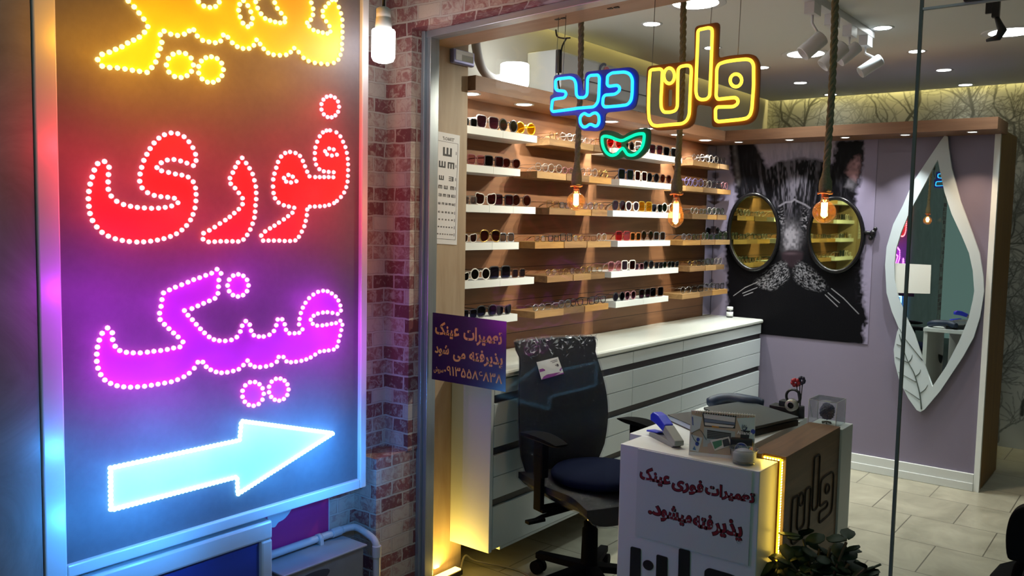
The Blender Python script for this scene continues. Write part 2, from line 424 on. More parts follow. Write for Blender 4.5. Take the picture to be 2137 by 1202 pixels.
# soffit above the shelves and ledge above the feature wall
m = MB().box(XU, -2.41, 2.816, YC-.30, 2.104, 2.166); struct(m.build('trim_2', WOOD_BEAM))
m = MB().box(XU, -.832, YC-.30, YC+.04, 2.104, 2.170); struct(m.build('trim_3', WOOD_BEAMX))
# feature wall partition with its white edge and wooden flank
LILAC = mat('lilac_print', '7d7589', .42, vary=.05, scale=2, spec=.25)
m = MB().box(XS, -.887, YC, YC+.6, 0, 2.104); struct(m.build('wall_feature', LILAC))
m = MB().box(-.887, -.857, YC-.012, YC+.02, 0, 2.104); struct(m.build('trim_4', WHITE))
m = MB().box(-.887, -.862, YC+.041, 6.27, 0, 2.14); struct(m.build('trim_5', wood('flank_wood', '7a5a2e', 'a37c40', 'z', .5, 2)))
m = MB(); m.box(-2.2, -.887, YC-.014, YC, 0, .105); m.box(-2.2, -.887, YC-.02, YC-.014, 0, .05)
struct(m.build('baseboard_feature', mat('skirting', 'cfd3d3', .4, vary=.02), bevel=.003))
m = MB().box(XS, XS+.012, 5.52, YC, .92, 2.10); struct(m.build('trim_6', mirror('edge_mirror', (.8, .85, .9), .08)))
# brick papered shop front
m = MB()
m.box(-2.9, -2.40, 2.42, 2.54, .62, 3.0)                  # column
m.box(-2.53, -2.405, 2.255, 2.42, 0, .62); m.box(-2.9, -2.405, 2.42, 2.54, 0, .62)  # base block
struct(m.build('wall_front', BRICK))
def zh(x): return 2.268+.0394*(x+2.338)                    # the window head is not quite level
m = MB().prism([(-2.40, 2.42, zh(-2.4)+.02), (1.6, 2.42, zh(1.6)+.02), (1.6, 2.42, 3.0), (-2.40, 2.42, 3.0)], (0, .12, 0)); struct(m.build('wall_front_head', BRICK))
m = MB().box(-2.63, -2.53, -1.5, 2.42, 0, 3.0); struct(m.build('wall_side', BRICK))
# inner window head
m = MB().prism([(-2.453, YG+.02, zh(-2.45)-.001), (1.5, YG+.02, zh(1.5)-.001), (1.5, YG+.02, 2.9), (-2.453, YG+.02, 2.9)], (0, .165, 0)); struct(m.build('trim_7', wood('head_wood', '9b7f66', 'b89a7e', 'x', .5, 2)))
m = MB()
for px in (1168, 1278, 1405, 1560):
    x = P(px, 20, 1, 2.6).x; z = zh(x)-.004
    m.box(x-.022, x-.004, 2.60, 2.612, z, z+.004); m.box(x+.004, x+.022, 2.60, 2.612, z, z+.004)
struct(m.build('trim_8', BLACKP))

# window: frame, two panes
WF = mat('window_aluminium', 'aab4bd', .3, .6, vary=.04)
PANE = glass('window_pane', (.93, .96, .95), .003, 0, None, 0, 0, 30, .05)
w = thing('window_1', 'tall clear shop window pane in aluminium frame', 'window', (-1.5, YG, 0)); w['kind'] = 'structure'
fr = MB(); fr.box(-2.425, -2.385, 2.475, 2.55, 0, zh(-2.4)+.02); fr.box(-2.385, -2.365, 2.49, 2.54, 0, zh(-2.38))
fr.prism([(-2.385, 2.485, zh(-2.385)-.006), (1.5, 2.485, zh(1.5)-.006), (1.5, 2.485, zh(1.5)+.02), (-2.385, 2.485, zh(-2.385)+.02)], (0, .06, 0))
fr.box(-2.36, -.6, 2.49, 2.54, 0, .04)
fr.build('window_frame', WF, w, .002)
gp = MB().prism([(-2.37, YG-.005, .03), (-.592, YG-.005, .03), (-.592, YG-.005, zh(-.592)), (-2.37, YG-.005, zh(-2.37))], (0, .01, 0)); gp.build('glass_pane', PANE, w)
d = thing('door_1', 'frameless clear glass shop door at right', 'door', (.2, YG, 0)); d['kind'] = 'structure'
zt = P(1980, 15, 1, YG).z
dp = MB().box(-.584, .55, YG-.005, YG+.005, .01, zt); dp.build('glass_panel', PANE, d)
MB().box(-.584, .55, YG-.006, YG+.006, zt, zt+.006).build('top_edge', mat('glass_edge', 'b9c6c4', .3), d)
MB().box(-.592, -.584, YG-.006, YG+.006, .02, zh(-.59)).build('edge_seal', mat('glass_edge_dark', '5d6a66', .25), d)
tp = MB().prism([(-.584, YG-.005, zt+.008), (1.5, YG-.005, zt+.008), (1.5, YG-.005, zh(1.5)), (-.584, YG-.005, zh(-.584))], (0, .01, 0)); tp.build('transom_pane', PANE, d)
fx = P(2060, 4, 1, YG); m = MB()
m.box(fx.x-.052, fx.x+.055, YG-.02, YG+.02, fx.z+.004, fx.z+.03); m.build('patch_fitting', BLACKP, d, .003)

# warm strips hidden above the ceiling edge
area('cove_strip', (XU+.022, 4.7, 2.70), .03, L_COVE, (1, .78, .25), 180, (-.0, 0, -1), None, 4.0)
area('cove_strip', (-1.0, YW-.025, 2.70), 3.4, L_COVE*1.9, (1, .80, .30), 180, (0, 0, -1), None, .03)

# ------------------------------------------------------------------ ceiling lamps
def downlight(x, y, z, r, label, power, group, strength=LEDWHITE, spread=80, col=(.88, .98, 1), kind='ceiling_downlight'):
    o = thing(kind, label, 'ceiling light', (x, y, z), group)
    MB().lathe([(r*.98, -.001), (r*1.28, -.004), (r*1.34, -.001), (r*1.34, .002), (r*.98, .002)], (x, y, z), seg=28).build('trim_ring', WMETAL, o)
    MB().lathe([(0, -.0025), (r, -.0025), (r, .004), (0, .004)], (x, y, z), seg=28).build('diffuser', strength, o)
    if power: area('lamp', (x, y, z-.006), r*1.6, power, col, spread, (0, 0, -1), o)
    return o
k = ZC/2.46
def sc(q): return (q[0]*(ZC-1.55)/(2.46-1.55), q[1]*(ZC-1.55)/(2.46-1.55))
ords = ['nearest the window', 'second from the window', 'third from the window', 'farthest from the window']
for i, yy in enumerate((3.529, 4.168, 4.83, 5.463)):
    x, y = sc((-1.97, yy)); downlight(x, y, ZC, .042, 'small round downlight in the left ceiling row, '+ords[i], L_DOWN*(.35 if y > 6.2 else 1), 'small ceiling downlights')
for i, yy in enumerate((4.165, 4.801, 5.438, 6.055)):
    x, y = sc((-1.135, yy)); downlight(x, y, ZC, .042, 'small round downlight in the right ceiling row, '+ords[i], L_DOWN*(.35 if y > 6.2 else 1), 'small ceiling downlights')
x, y = sc((-1.967, 6.065)); downlight(x, y-.02, ZC, .042, 'small round downlight near the corner behind the rope of the globe bulb', L_DOWN*(.35 if y > 6.2 else 1), 'small ceiling downlights')
for (bx, by), lab in zip(((-1.64, 3.30), (-1.628, 4.575), (-.678, 4.564)), ('large round ceiling light cut by the top edge of the picture', 'large round ceiling light behind the white spotlights', 'large round ceiling light behind the black spotlight')):
    x, y = sc((bx, by)); downlight(x, y, ZC, .105, lab, L_BIG, 'large round ceiling lights', spread=110)
SOFF = ['nearest the pillar', 'second from the pillar', 'third from the pillar', 'fourth from the pillar', 'fifth from the pillar', 'sixth from the pillar', 'nearest the lilac wall']
for i in range(7):
    downlight(-2.50, 2.885+.392*i, 2.104, .036, 'round spot in the wooden soffit over the shelves, '+SOFF[i], L_SOFF, 'soffit spots', spread=115, col=(1, .92, .80), kind='soffit_spotlight')
for i, px in enumerate((1542, 1648, 1764, 1889, 2029)):
    x = P(px, 285, 1, YC-.2).x
    lab = ('leftmost', 'second from left', 'middle', 'second from right', 'rightmost')[i]
    downlight(x, YC-.20, 2.104, .022, lab+' small spot under the wooden ledge of the lilac wall', L_LEDGE*(1 if i < 4 else .8), 'ledge spots', spread=85, col=(1, .97, .95) if i < 4 else (1, .68, .45), kind='ledge_spotlight')

# white track with four cylinder heads
tr = thing('track_light', 'white ceiling track with four white cylinder spotlights', 'track light', (-1.30, 4.0, ZC))
e0 = P(1818, 75, 2, ZC-.03); tx = e0.x-.02
MB().box(tx-.024, tx+.024, 2.75, e0.y+.05, ZC-.035, ZC).build('rail', WMETAL, tr, .002)
for i, (a, b, r) in enumerate((((1675, 113), (1716, 78), .036), ((1717, 138), (1762, 96), .034), ((1752, 128), (1790, 97), .031), ((1795, 152), (1838, 124), .031))):
    yy = e0.y - .02 - (3-i)*.27; zz = ZC-.19 if i < 3 else ZC-.215
    q1 = P(b[0], b[1], 1, yy); q0 = P(a[0], a[1], 1, yy-.05)
    h = MB(); L = (q0-q1).length
    h.lathe([(0, 0), (r*.95, 0), (r, .004), (r, L-.004), (r*.97, L), (r*.86, L), (r*.84, L-.03), (0, L-.03)], q1, q0-q1, 24)
    hd = h.build('spotlight_head', WMETAL, tr)
    MB().lathe([(0, -.003), (r*.8, -.003), (r*.8, .001), (0, .001)], q1, q0-q1, 20).build('end_cap', BLACKP if i == 3 else mat('light_cap', 'b7bfd2', .4), hd)
    aim = Vector((XS, (3.05, 3.75, 4.4, 5.0)[i], 1.50)); src = q0+(q0-q1).normalized()*.004
    spot('lamp', src, L_TRACK/4, (1, .86, .68), 62, .7, .016, aim-src, tr)
    st = MB(); st.box(tx-.022, tx+.022, yy-.045, yy+.045, ZC-.085, ZC-.033); st.tube([(tx, yy, ZC-.08), (tx, yy, ZC-.12), q1.lerp(q0, .06)+Vector((0, 0, .0))], .006, 8)
    st.build('adapter', WMETAL, tr)
# black spotlight near the door
q = P(2062, 55, 1, 3.6)
bl = thing('black_spotlight', 'small black ceiling spotlight with round head, top right', 'spotlight', (q.x, 3.6, ZC))
m = MB(); m.box(q.x-.03, q.x+.05, 3.57, 3.63, ZC-.03, ZC); m.build('rail', BLACKP, bl, .002)
qa = P(2080, 0, 1, 3.6); qb = P(2080, 36, 1, 3.6); qc = P(2058, 85, 1, 3.6)
m = MB(); m.box(qa.x-.012, qa.x+.012, 3.588, 3.612, qb.z, ZC); m.tube([qb, qb+Vector((.012, 0, -.03)), P(2092, 62, 1, 3.6), P(2083, 78, 1, 3.6), qc], [.008, .012, .016, .013, .005], 10); m.build('arm', BLACKP, bl)
m = MB().box(P(2059, 0, 1, 3.6).x, P(2072, 0, 1, 3.6).x, 3.588, 3.60, P(2065, 29, 1, 3.6).z, ZC); m.build('driver', BLACKP, bl)

# drum lamp on the upper wall
q = P(1074, 160, 0, -2.6); rr = 30/F*(q-CAM).dot(fwd); hh = 52/F*(q-CAM).dot(fwd)
dl = thing('drum_wall_lamp', 'glowing white drum shaped wall lamp above the wooden soffit', 'lamp', (q.x, q.y, q.z-hh/2))
MB().lathe([(0, -hh*.52), (rr*.55, -hh*.50), (rr*.88, -hh*.42), (rr, -hh*.3), (rr, hh*.46), (rr*.93, hh*.5), (0, hh*.5)], q, seg=32).build('shade', LEDWHITE, dl)
MB().tube([q+Vector((0, 0, 0)), (XU, q.y, q.z)], .02, 12).build('bracket', WMETAL, dl)
point('lamp', (q.x+rr+.06, q.y-.02, q.z), .35, (1, .98, .94), .03, dl)
# bulb outside by the illuminated sign
q = P(800, 97, 1, 2.16); dd = (q-CAM).dot(fwd); rr = 24.5/F*dd; hh = 68/F*dd
pl = thing('pendant_bulb', 'bright white cylinder bulb hanging by brick wall beside the big sign', 'lamp', (q.x, q.y, q.z-hh/2))
MB().lathe([(0, -hh*.5), (rr*.5, -hh*.49), (rr*.85, -hh*.44), (rr, -hh*.33), (rr, hh*.46), (rr*.93, hh*.5), (0, hh*.5)], q, seg=32).build('diffuser', emit('bulb_white', (1, 1, 1), 11), pl)
prof = [(rr*.72, hh*.5), (rr*.70, hh*.62), (rr*.64, hh*.84), (rr*.6, hh*.86), (rr*.62, hh*.88), (rr*.62, hh*1.12), (rr*.35, hh*1.18), (0, hh*1.18)]
MB().lathe(prof, q, seg=24).build('lamp_base', mat('bulb_ceramic', 'cfcac6', .5), pl)
MB().tube([q+Vector((0, 0, hh*1.15)), q+Vector((0, 0, .9))], .006, 6).build('cable', BLACKP, pl)
point('lamp', q+Vector((rr*1.3, -rr*1.3, -.02)), L_LAMP, (.95, .97, 1), .05, pl)

# ------------------------------------------------------------------ big LED sign
XP = -2.40                                                    # sign face
SG = 2.671                                                    # tracing scale
def yz(x, y):
    p = P(x, y, 0, XP); return (p.y, p.z)
def tr_(pts, oy=0): return [yz(x/SG, (y+oy)/SG) for x, y in pts]
sg = thing('led_sign', 'tall illuminated LED sign with Persian words and a white arrow', 'sign', (XP, 1.6, .55))
yl0, yl1, zb = 1.020, 2.188, .532
fw_ = .048; ZT = 2.62
m = MB(); m.box(XP-.055, XP-.004, yl0+.012, yl1-.012, zb+.01, ZT-.01)
t = NT('sign_print'); c = t.mix(t.noise(t.coord(), 40, 3), srgb('5c5a61'), srgb('68666d')); t.bsdf(c, .5, 0, .3)
m.build('sign_panel', t.m, sg)
m = MB(); e = .058
for (a, b, c, d) in ((yl0, yl0+e, zb, ZT), (yl1-.031, yl1, zb, ZT), (yl0+e, yl1-.031, zb, zb+.036), (yl0+e, yl1-.031, ZT-.05, ZT)):
    m.box(XP-.06, XP+.012, a, b, c, d)
m.build('sign_frame', mat('sign_frame_white', 'd5d6da', .35, .1, vary=.04), sg, .004)
YOUT = [(700, -180), (690, -60), (715, 5), (748, 38), (775, 72), (802, 106), (824, 148), (806, 180), (777, 207), (745, 224), (712, 240), (680, 261), (645, 275), (610, 291), (570, 303), (545, 332), (570, 368), (612, 376), (655, 378), (697, 384), (738, 391), (778, 397), (820, 403), (846, 376), (868, 345), (880, 308), (893, 270), (902, 236), (893, 193), (915, 173), (952, 190), (990, 197), (1028, 190), (1055, 172), (1080, 166), (1100, 200), (1130, 225), (1165, 233), (1200, 238), (1230, 228), (1245, 195), (1270, 207), (1295, 238), (1323, 260), (1355, 270), (1388, 270), (1415, 252), (1430, 222), (1450, 245), (1470, 272), (1495, 295), (1525, 305), (1560, 308), (1595, 305), (1620, 290), (1640, 268), (1665, 290), (1692, 322), (1720, 340), (1755, 350), (1790, 354), (1825, 357), (1860, 350), (1885, 332), (1897, 305), (1905, 275), (1905, 245), (1908, 210), (1908, 178), (1908, 145), (1907, 110), (1900, 75), (1888, 40), (1872, 0), (1840, -80), (1700, -160), (1200, -210)]
YH = [[(1730, -20), (1735, 15), (1745, 48), (1745, 80), (1735, 107), (1706, 132), (1750, 170), (1785, 180), (1815, 185), (1838, 190), (1845, 162), (1830, 133), (1805, 103), (1793, 72), (1808, 45), (1828, 22), (1850, 0), (1800, -40)],
      [(1425, 10), (1437, 48), (1458, 82), (1483, 108), (1515, 117), (1548, 127), (1580, 128), (1598, 115), (1578, 85), (1553, 58), (1535, 28), (1525, -10), (1470, -40)],
      [(1357, 3), (1330, 30), (1330, 65), (1340, 100), (1357, 135), (1390, 153), (1410, 118), (1403, 78), (1385, 35)],
      [(1095, -30), (1102, 5), (1130, 32), (1165, 42), (1200, 38), (1222, 15), (1225, -25), (1160, -50)]]
RYE = [(583, 900), (545, 912), (526, 948), (514, 987), (503, 1026), (496, 1067), (493, 1108), (496, 1150), (502, 1190), (516, 1229), (540, 1265), (569, 1295), (604, 1316), (643, 1331), (682, 1340), (721, 1346), (763, 1349), (801, 1348), (840, 1344), (878, 1338), (914, 1330), (950, 1318), (984, 1303), (1014, 1282), (1040, 1257), (1062, 1226), (1076, 1195), (1087, 1159), (1092, 1120), (1093, 1083), (1090, 1048), (1077, 1013), (1049, 987), (1014, 976), (978, 970), (940, 961), (901, 952), (875, 934), (899, 907), (933, 892), (970, 889), (1007, 897), (1042, 909), (1078, 923), (1093, 895), (1090, 860), (1075, 823), (1053, 790), (1026, 762), (991, 745), (954, 741), (917, 751), (886, 770), (859, 797), (837, 828), (819, 860), (802, 894), (790, 933), (781, 970), (779, 1010), (792, 1047), (823, 1074), (860, 1089), (897, 1096), (935, 1099), (972, 1105), (992, 1130), (957, 1148), (921, 1156), (884, 1160), (845, 1161), (805, 1159), (766, 1156), (728, 1150), (689, 1140), (651, 1122), (620, 1093), (604, 1055), (603, 1014), (605, 973), (608, 932)]
RRE = [(1350, 880), (1372, 909), (1391, 938), (1408, 970), (1418, 1005), (1426, 1040), (1428, 1075), (1428, 1110), (1424, 1145), (1422, 1180), (1418, 1213), (1408, 1247), (1395, 1279), (1378, 1309), (1357, 1335), (1328, 1346), (1296, 1345), (1263, 1345), (1230, 1345), (1197, 1347), (1163, 1348), (1132, 1333), (1135, 1300), (1167, 1284), (1197, 1266), (1226, 1246), (1256, 1227), (1281, 1209), (1306, 1188), (1331, 1166), (1352, 1138), (1352, 1105), (1331, 1075), (1310, 1048), (1286, 1024), (1282, 993), (1298, 962), (1312, 932), (1327, 906)]
RFV = [(1840, 727), (1875, 738), (1897, 760), (1912, 790), (1925, 820), (1933, 852), (1938, 885), (1940, 916), (1940, 948), (1939, 980), (1937, 1012), (1930, 1043), (1918, 1073), (1900, 1098), (1878, 1120), (1862, 1132), (1835, 1142), (1810, 1148), (1783, 1150), (1755, 1151), (1727, 1152), (1712, 1168), (1710, 1199), (1704, 1231), (1696, 1261), (1682, 1291), (1666, 1320), (1646, 1340), (1617, 1343), (1587, 1343), (1557, 1341), (1527, 1341), (1497, 1341), (1467, 1341), (1456, 1313), (1478, 1290), (1505, 1273), (1530, 1258), (1555, 1241), (1582, 1223), (1606, 1205), (1630, 1186), (1640, 1158), (1610, 1151), (1582, 1144), (1553, 1129), (1533, 1105), (1525, 1076), (1522, 1040), (1523, 1000), (1530, 968), (1540, 935), (1550, 903), (1567, 873), (1590, 853), (1617, 847), (1647, 853), (1672, 869), (1688, 897), (1700, 927), (1712, 957), (1725, 983), (1757, 987), (1782, 987), (1807, 987), (1832, 987), (1858, 988), (1860, 960), (1832, 958), (1805, 955), (1780, 943), (1762, 917), (1755, 887), (1755, 853), (1758, 822), (1768, 790), (1782, 760), (1800, 738), (1820, 728)]
MAG = [(1210, 433), (1232, 456), (1220, 493), (1218, 530), (1215, 567), (1198, 595), (1167, 609), (1135, 623), (1103, 637), (1070, 652), (1028, 663), (1048, 689), (1072, 714), (1094, 740), (1117, 765), (1140, 788), (1166, 810), (1193, 825), (1223, 831), (1256, 832), (1290, 827), (1320, 811), (1340, 780), (1350, 748), (1370, 722), (1392, 742), (1400, 775), (1415, 801), (1443, 808), (1470, 808), (1502, 798), (1527, 777), (1540, 745), (1548, 713), (1573, 712), (1587, 740), (1594, 770), (1613, 790), (1642, 790), (1668, 787), (1686, 768), (1667, 740), (1670, 710), (1677, 677), (1688, 647), (1703, 620), (1723, 594), (1747, 574), (1773, 559), (1801, 553), (1826, 556), (1849, 568), (1871, 585), (1886, 607), (1897, 635), (1900, 663), (1882, 682), (1853, 676), (1825, 672), (1800, 674), (1772, 680), (1748, 692), (1732, 714), (1743, 737), (1768, 747), (1797, 746), (1822, 742), (1848, 737), (1873, 733), (1897, 720), (1908, 742), (1902, 772), (1895, 803), (1887, 834), (1879, 864), (1860, 880), (1832, 885), (1807, 888), (1782, 892), (1757, 908), (1732, 924), (1707, 935), (1680, 943), (1650, 948), (1622, 951), (1597, 946), (1580, 922), (1553, 922), (1543, 948), (1513, 966), (1483, 974), (1450, 978), (1420, 976), (1395, 965), (1380, 942), (1357, 967), (1331, 990), (1300, 1000), (1267, 1007), (1235, 1010), (1205, 1005), (1175, 993), (1150, 976), (1131, 950), (1103, 951), (1083, 984), (1055, 1012), (1025, 1032), (990, 1048), (955, 1060), (918, 1067), (881, 1073), (844, 1079), (806, 1085), (767, 1088), (728, 1090), (690, 1088), (653, 1082), (617, 1069), (585, 1050), (562, 1020), (547, 984), (540, 946), (540, 906), (544, 867), (554, 828), (570, 790), (600, 760), (626, 787), (628, 825), (642, 862), (668, 886), (705, 896), (743, 899), (782, 899), (822, 895), (858, 890), (896, 886), (933, 880), (968, 872), (1003, 866), (1020, 838), (993, 810), (968, 788), (942, 764), (917, 740), (893, 713), (890, 678), (898, 640), (903, 602), (912, 565), (945, 548), (978, 533), (1013, 519), (1048, 505), (1080, 491), (1113, 480), (1147, 467), (1180, 455)]
ARW = [(615, 600), (1335, 445), (1345, 338), (1860, 406), (1325, 747), (1322, 650), (618, 835)]
def ring(cx, cy, rx, ry, n=26): return [(cx+rx*math.cos(2*math.pi*i/n), cy+ry*math.sin(2*math.pi*i/n)) for i in range(n)]
words = {'yellow': ([YOUT]+YH, 0, [ring(1003, 362, 75, 70), ring(1175, 388, 70, 72)]),
         'red': ([RYE, RRE, RFV], 0, [ring(1840, 595, 50, 60)]),
         'magenta': ([MAG], 1068, [ring(1327, 523, 58, 62), ring(1410, 1127, 60, 67), ring(1553, 1103, 55, 62)]),
         'white': ([ARW], 2008.6, [])}
PRINT = {'yellow': 'd8b838', 'red': 'b83c40', 'magenta': '9a44a8', 'white': 'e6f6fa'}
LEDC = {'yellow': (1, .58, .09), 'red': (1, .11, .13), 'magenta': (1, .13, .9), 'white': (.25, .66, 1)}
LEDS = {'yellow': 9, 'red': 9, 'magenta': 8, 'white': 9}
FACE = lambda a, b: (XP-.004, a, b)
dots = []
for wname, (polys, oy, rings) in words.items():
    loops = [tr_(p, oy) for p in polys]; rl = [tr_(p, oy) for p in rings]
    names = {'yellow': 'lettering', 'red': 'lettering', 'magenta': 'lettering', 'white': 'arrow'}
    groups = [loops+rl] if wname != 'red' else [loops+rl]
    zmax = ZT-.06
    cl = [[(a, min(b, zmax)) for a, b in l] for l in groups[0]]
    o = add_flat(names[wname], cl, FACE, (.002, 0, 0), mat('print_'+wname, PRINT[wname], .5, vary=.02), sg)
    o['label'] = {'yellow': 'yellow printed word at the top', 'red': 'red printed word', 'magenta': 'magenta printed word', 'white': 'white arrow pointing right'}[wname]
    for li, l in enumerate(cl):
        if wname != 'white' and li < len(loops) and not (wname == 'yellow' and li > 0):
            dots += [(wname, a_, b_) for a_, b_ in l if b_ < zmax-.005]; continue
        pts = [Vector((0, a, b)) for a, b in l]; n = len(pts)
        seg = [(pts[(i+1) % n]-pts[i]).length for i in range(n)]; L = sum(seg)
        step = {'yellow': .0205, 'red': .0185, 'magenta': .0195, 'white': .0135}[wname]
        k = max(6, round(L/step)); acc = 0; i = 0
        for j in range(k):
            s = L*j/k
            while acc+seg[i] < s and i < n-1: acc += seg[i]; i += 1
            q = pts[i].lerp(pts[(i+1) % n], (s-acc)/max(seg[i], 1e-6))
            if q.z < zmax-.005: dots.append((wname, q.y, q.z))
for cx, cy, pp in ((1838, 827, ((1812, 843), (1835, 828), (1860, 833), (1878, 862), (1850, 867), (1823, 860))), (1583, 992, ((1583, 992), (1608, 975), (1632, 985), (1652, 1010), (1622, 1017), (1595, 1012)))):
    for a, b in pp:
        q = yz(a/SG, b/SG); dots.append(('red', q[0], q[1]))
LEDM = {k: emit('led_'+k, LEDC[k], LEDS[k]) for k in LEDC}
def led(mb, y, z, r, wm=0):
    mb.lathe([(r, 0), (r*1.0, .003), (r*.8, .0065), (r*.4, .0085), (0, .009)], (XP-.002, y, z), (1, 0, 0), 8, wm)
vis = [d for d in dots if 0 < proj((XP, d[1], d[2]))[1] < H]
vis.sort(key=lambda d: d[1]); first = [d for d in vis if d[0] != 'white'][:100]; fs_ = set(first)
for wname, y, z in first:
    mb = MB(); led(mb, y, z, .0074); mb.build('led_dot', LEDM[wname], sg)
rest = MB(); idx = {k: i for i, k in enumerate(LEDM)}
for dd_ in dots:
    if dd_ in fs_: continue
    led(rest, dd_[1], dd_[2], 0.0074, idx[dd_[0]])
o = rest.build('led_dots', list(LEDM.values()), sg); o['kind'] = 'stuff'
# added bodiless fill lights that colour the panel and the bricks around
LC_ = {'yellow': (1, .40, .01), 'red': (1, .03, .05), 'magenta': (.66, .03, 1), 'white': (.05, .34, 1)}
for wname, pts in (('yellow', ((560, 300), (780, 330), (800, 180), (1000, 330), (1175, 350), (1060, 120), (1300, 190), (1480, 220), (1660, 250), (1850, 280), (1850, 80), (1500, 40), (1250, 20), (900, 20), (1250, -160), (1650, -140))),
                   ('red', ((530, 1000), (520, 1200), (700, 1310), (900, 1280), (1060, 1180), (820, 1000), (900, 800), (1040, 860), (1360, 980), (1400, 1180), (1230, 1310), (1560, 1310), (1680, 1200), (1570, 960), (1820, 1080), (1880, 860), (1840, 620))),
                   ('magenta', ((580, 1900), (600, 2080), (780, 2140), (960, 2040), (920, 1700), (1100, 1570), (1080, 1850), (1260, 2000), (1330, 1590), (1480, 1970), (1650, 1930), (1760, 1680), (1850, 1880), (1420, 2180), (1560, 2160))),
                   ('white', ((640, 2640), (640, 2820), (860, 2580), (860, 2780), (1100, 2530), (1100, 2720), (1350, 2380), (1350, 2480), (1330, 2720), (1560, 2400), (1500, 2640), (1700, 2540), (1800, 2440)))):
    for x, y in pts:
        q = yz(x/SG, y/SG); q = (XP+.085, q[0], min(q[1], 2.5))
        spot('led_light', q, L_PANEL_FILL*{'yellow': .26, 'red': .28, 'magenta': .33, 'white': .50}[wname], LC_[wname], 168, .5, .008, (-1, 0, 0), sg)
        if x > 1740: point('led_light', q, L_SIGN_FILL*{'yellow': .5, 'red': .6, 'magenta': 1.3, 'white': 3.2}[wname], LC_[wname], .008, sg)
for wname, pts in (('yellow', ((520, 180), (850, 420), (1300, 430), (1700, 430))), ('red', ((480, 800), (700, 960), (1250, 800), (1150, 1200), (1700, 760), (1880, 1250))), ('magenta', ((480, 1640), (700, 1680), (1480, 1560), (1850, 2020), (700, 2240), (1100, 2250))), ('white', ((450, 2560), (1000, 2420), (500, 2960), (900, 2920), (1700, 2330), (1880, 2620), (1650, 2720)))):
    for x, y in pts:                     # added wide spots tinting the bare panel between the words
        q = yz(x/SG, y/SG); spot('led_light', (XP+.19, q[0], min(q[1], 2.5)), L_PANEL_FILL*{'yellow': 1.8, 'red': 1.6, 'magenta': 1.4, 'white': 2.6}[wname], LC_[wname], 150, .8, .01, (-1, 0, 0), sg)
# board below the sign, poster, metal box and pipe
XB = -2.392
lb = thing('framed_board', 'white framed dark blue board under the illuminated sign', 'board', (XB, 1.45, 0))
yr = P(567, 1089, 0, XB).y; zt2 = .518
MB().box(XB-.04, XB-.01, 1.04, yr-.01, 0.02, zt2-.01).build('panel', mat('board_blue', '33479a', .4), lb)
m = MB(); m.box(XB-.045, XB+.006, 1.03, yr, zt2-.065, zt2); m.box(XB-.045, XB+.006, yr-.045, yr, 0, zt2-.065); m.box(XB-.045, XB+.006, 1.03, 1.075, 0, zt2-.065)
m.build('frame', mat('sign_frame_white', ''), lb, .008)
XW = -2.53
def wz(x, y): p = P(x, y, 0, XW+.003); return (p.y, p.z)
q1 = wz(685, 1107); q0 = wz(567, 1145)
ps = thing('wall_poster', 'magenta poster with a white border behind the metal box', 'poster', (XW+.003, q1[0], q1[1]))
MB().box(XW+.001, XW+.003, q0[0]-.5, q1[0]+.006, q1[1]-.008, .62).build('border', mat('poster_white', 'c9cde0', .5), ps)
MB().box(XW+.003, XW+.0045, q0[0]-.5, q1[0], q1[1], .62).build('print', mat('poster_magenta', 'b8307f', .4), ps)
sw = smooth_loop([wz(572, 1100), wz(580, 1090), wz(592, 1083), wz(603, 1070), wz(608, 1058), wz(596, 1050), wz(560, 1060), wz(560, 1095)], 4)
add_flat('swash', [sw], lambda a, b: (XW+.0046, a, b), (.001, 0, 0), mat('poster_swash', 'cfe0ee', .5), ps)
q = P(760, 1143, 0, -2.36); q2 = P(714, 1162, 0, -2.36)
ub = thing('metal_box', 'worn grey metal utility box on the ground below the sign', 'box', (-2.44, 1.98, 0))
MB().box(-2.525, -2.375, 1.80, 2.165, .0, .308).build('casing', mat('box_metal', '9a9aa2', .5, .3, vary=.12, scale=14), ub, .006)
MB().box(-2.528, -2.366, 1.79, 2.176, .308, .316).build('lid', mat('box_lid', 'b4b3b8', .45, .3, vary=.06), ub, .003)
hp = smooth_loop([(1.86, .10), (1.80, .2), (1.84, .27), (1.93, .285), (2.0, .27), (1.96, .22), (1.92, .1)], 4)
add_flat('panel_recess', [hp], lambda a, b: (-2.375, a, b), (.002, 0, 0), mat('recess', '4a4a55', .5), ub)
pv = thing('water_pipe', 'white plastic water pipe along the top of the metal box', 'pipe', (-2.5, 2.0, 0))
pe = [Vector((-2.508, 1.1, .336)), Vector((-2.508, 2.10, .338)), Vector((-2.506, 2.17, .340)), Vector((-2.496, 2.215, .340)), Vector((-2.47, 2.226, .338)), Vector((-2.40, 2.222, .325)), Vector((-2.372, 2.22, .312)), Vector((-2.362, 2.218, .285)), Vector((-2.36, 2.218, .20)), Vector((-2.36, 2.218, 0))]
PVC = mat('pvc', 'c9c8ce', .35, vary=.06)
MB().tube(smooth_loop([tuple(p) for p in pe], 5, False), .014, 12).build('pipe', PVC, pv)
for a, b in ((Vector((-2.36, 2.218, .30)), Vector((-2.36, 2.218, .255))), (Vector((-2.508, 2.12, .338)), Vector((-2.5075, 2.165, .339)))):
    MB().cyl(a, b, .0175, 16).build('elbow_sleeve', PVC, pv, .002)
m = MB(); yy = P(668, 1130, 0, -2.5).y; m.lathe([(.0145, -.009), (.018, -.009), (.018, .009), (.0145, .009)], (-2.508, yy, .337), (0, 1, 0), 16); m.box(-2.498, -2.488, yy-.008, yy+.008, .316, .338); m.build('clip', PVC, pv)
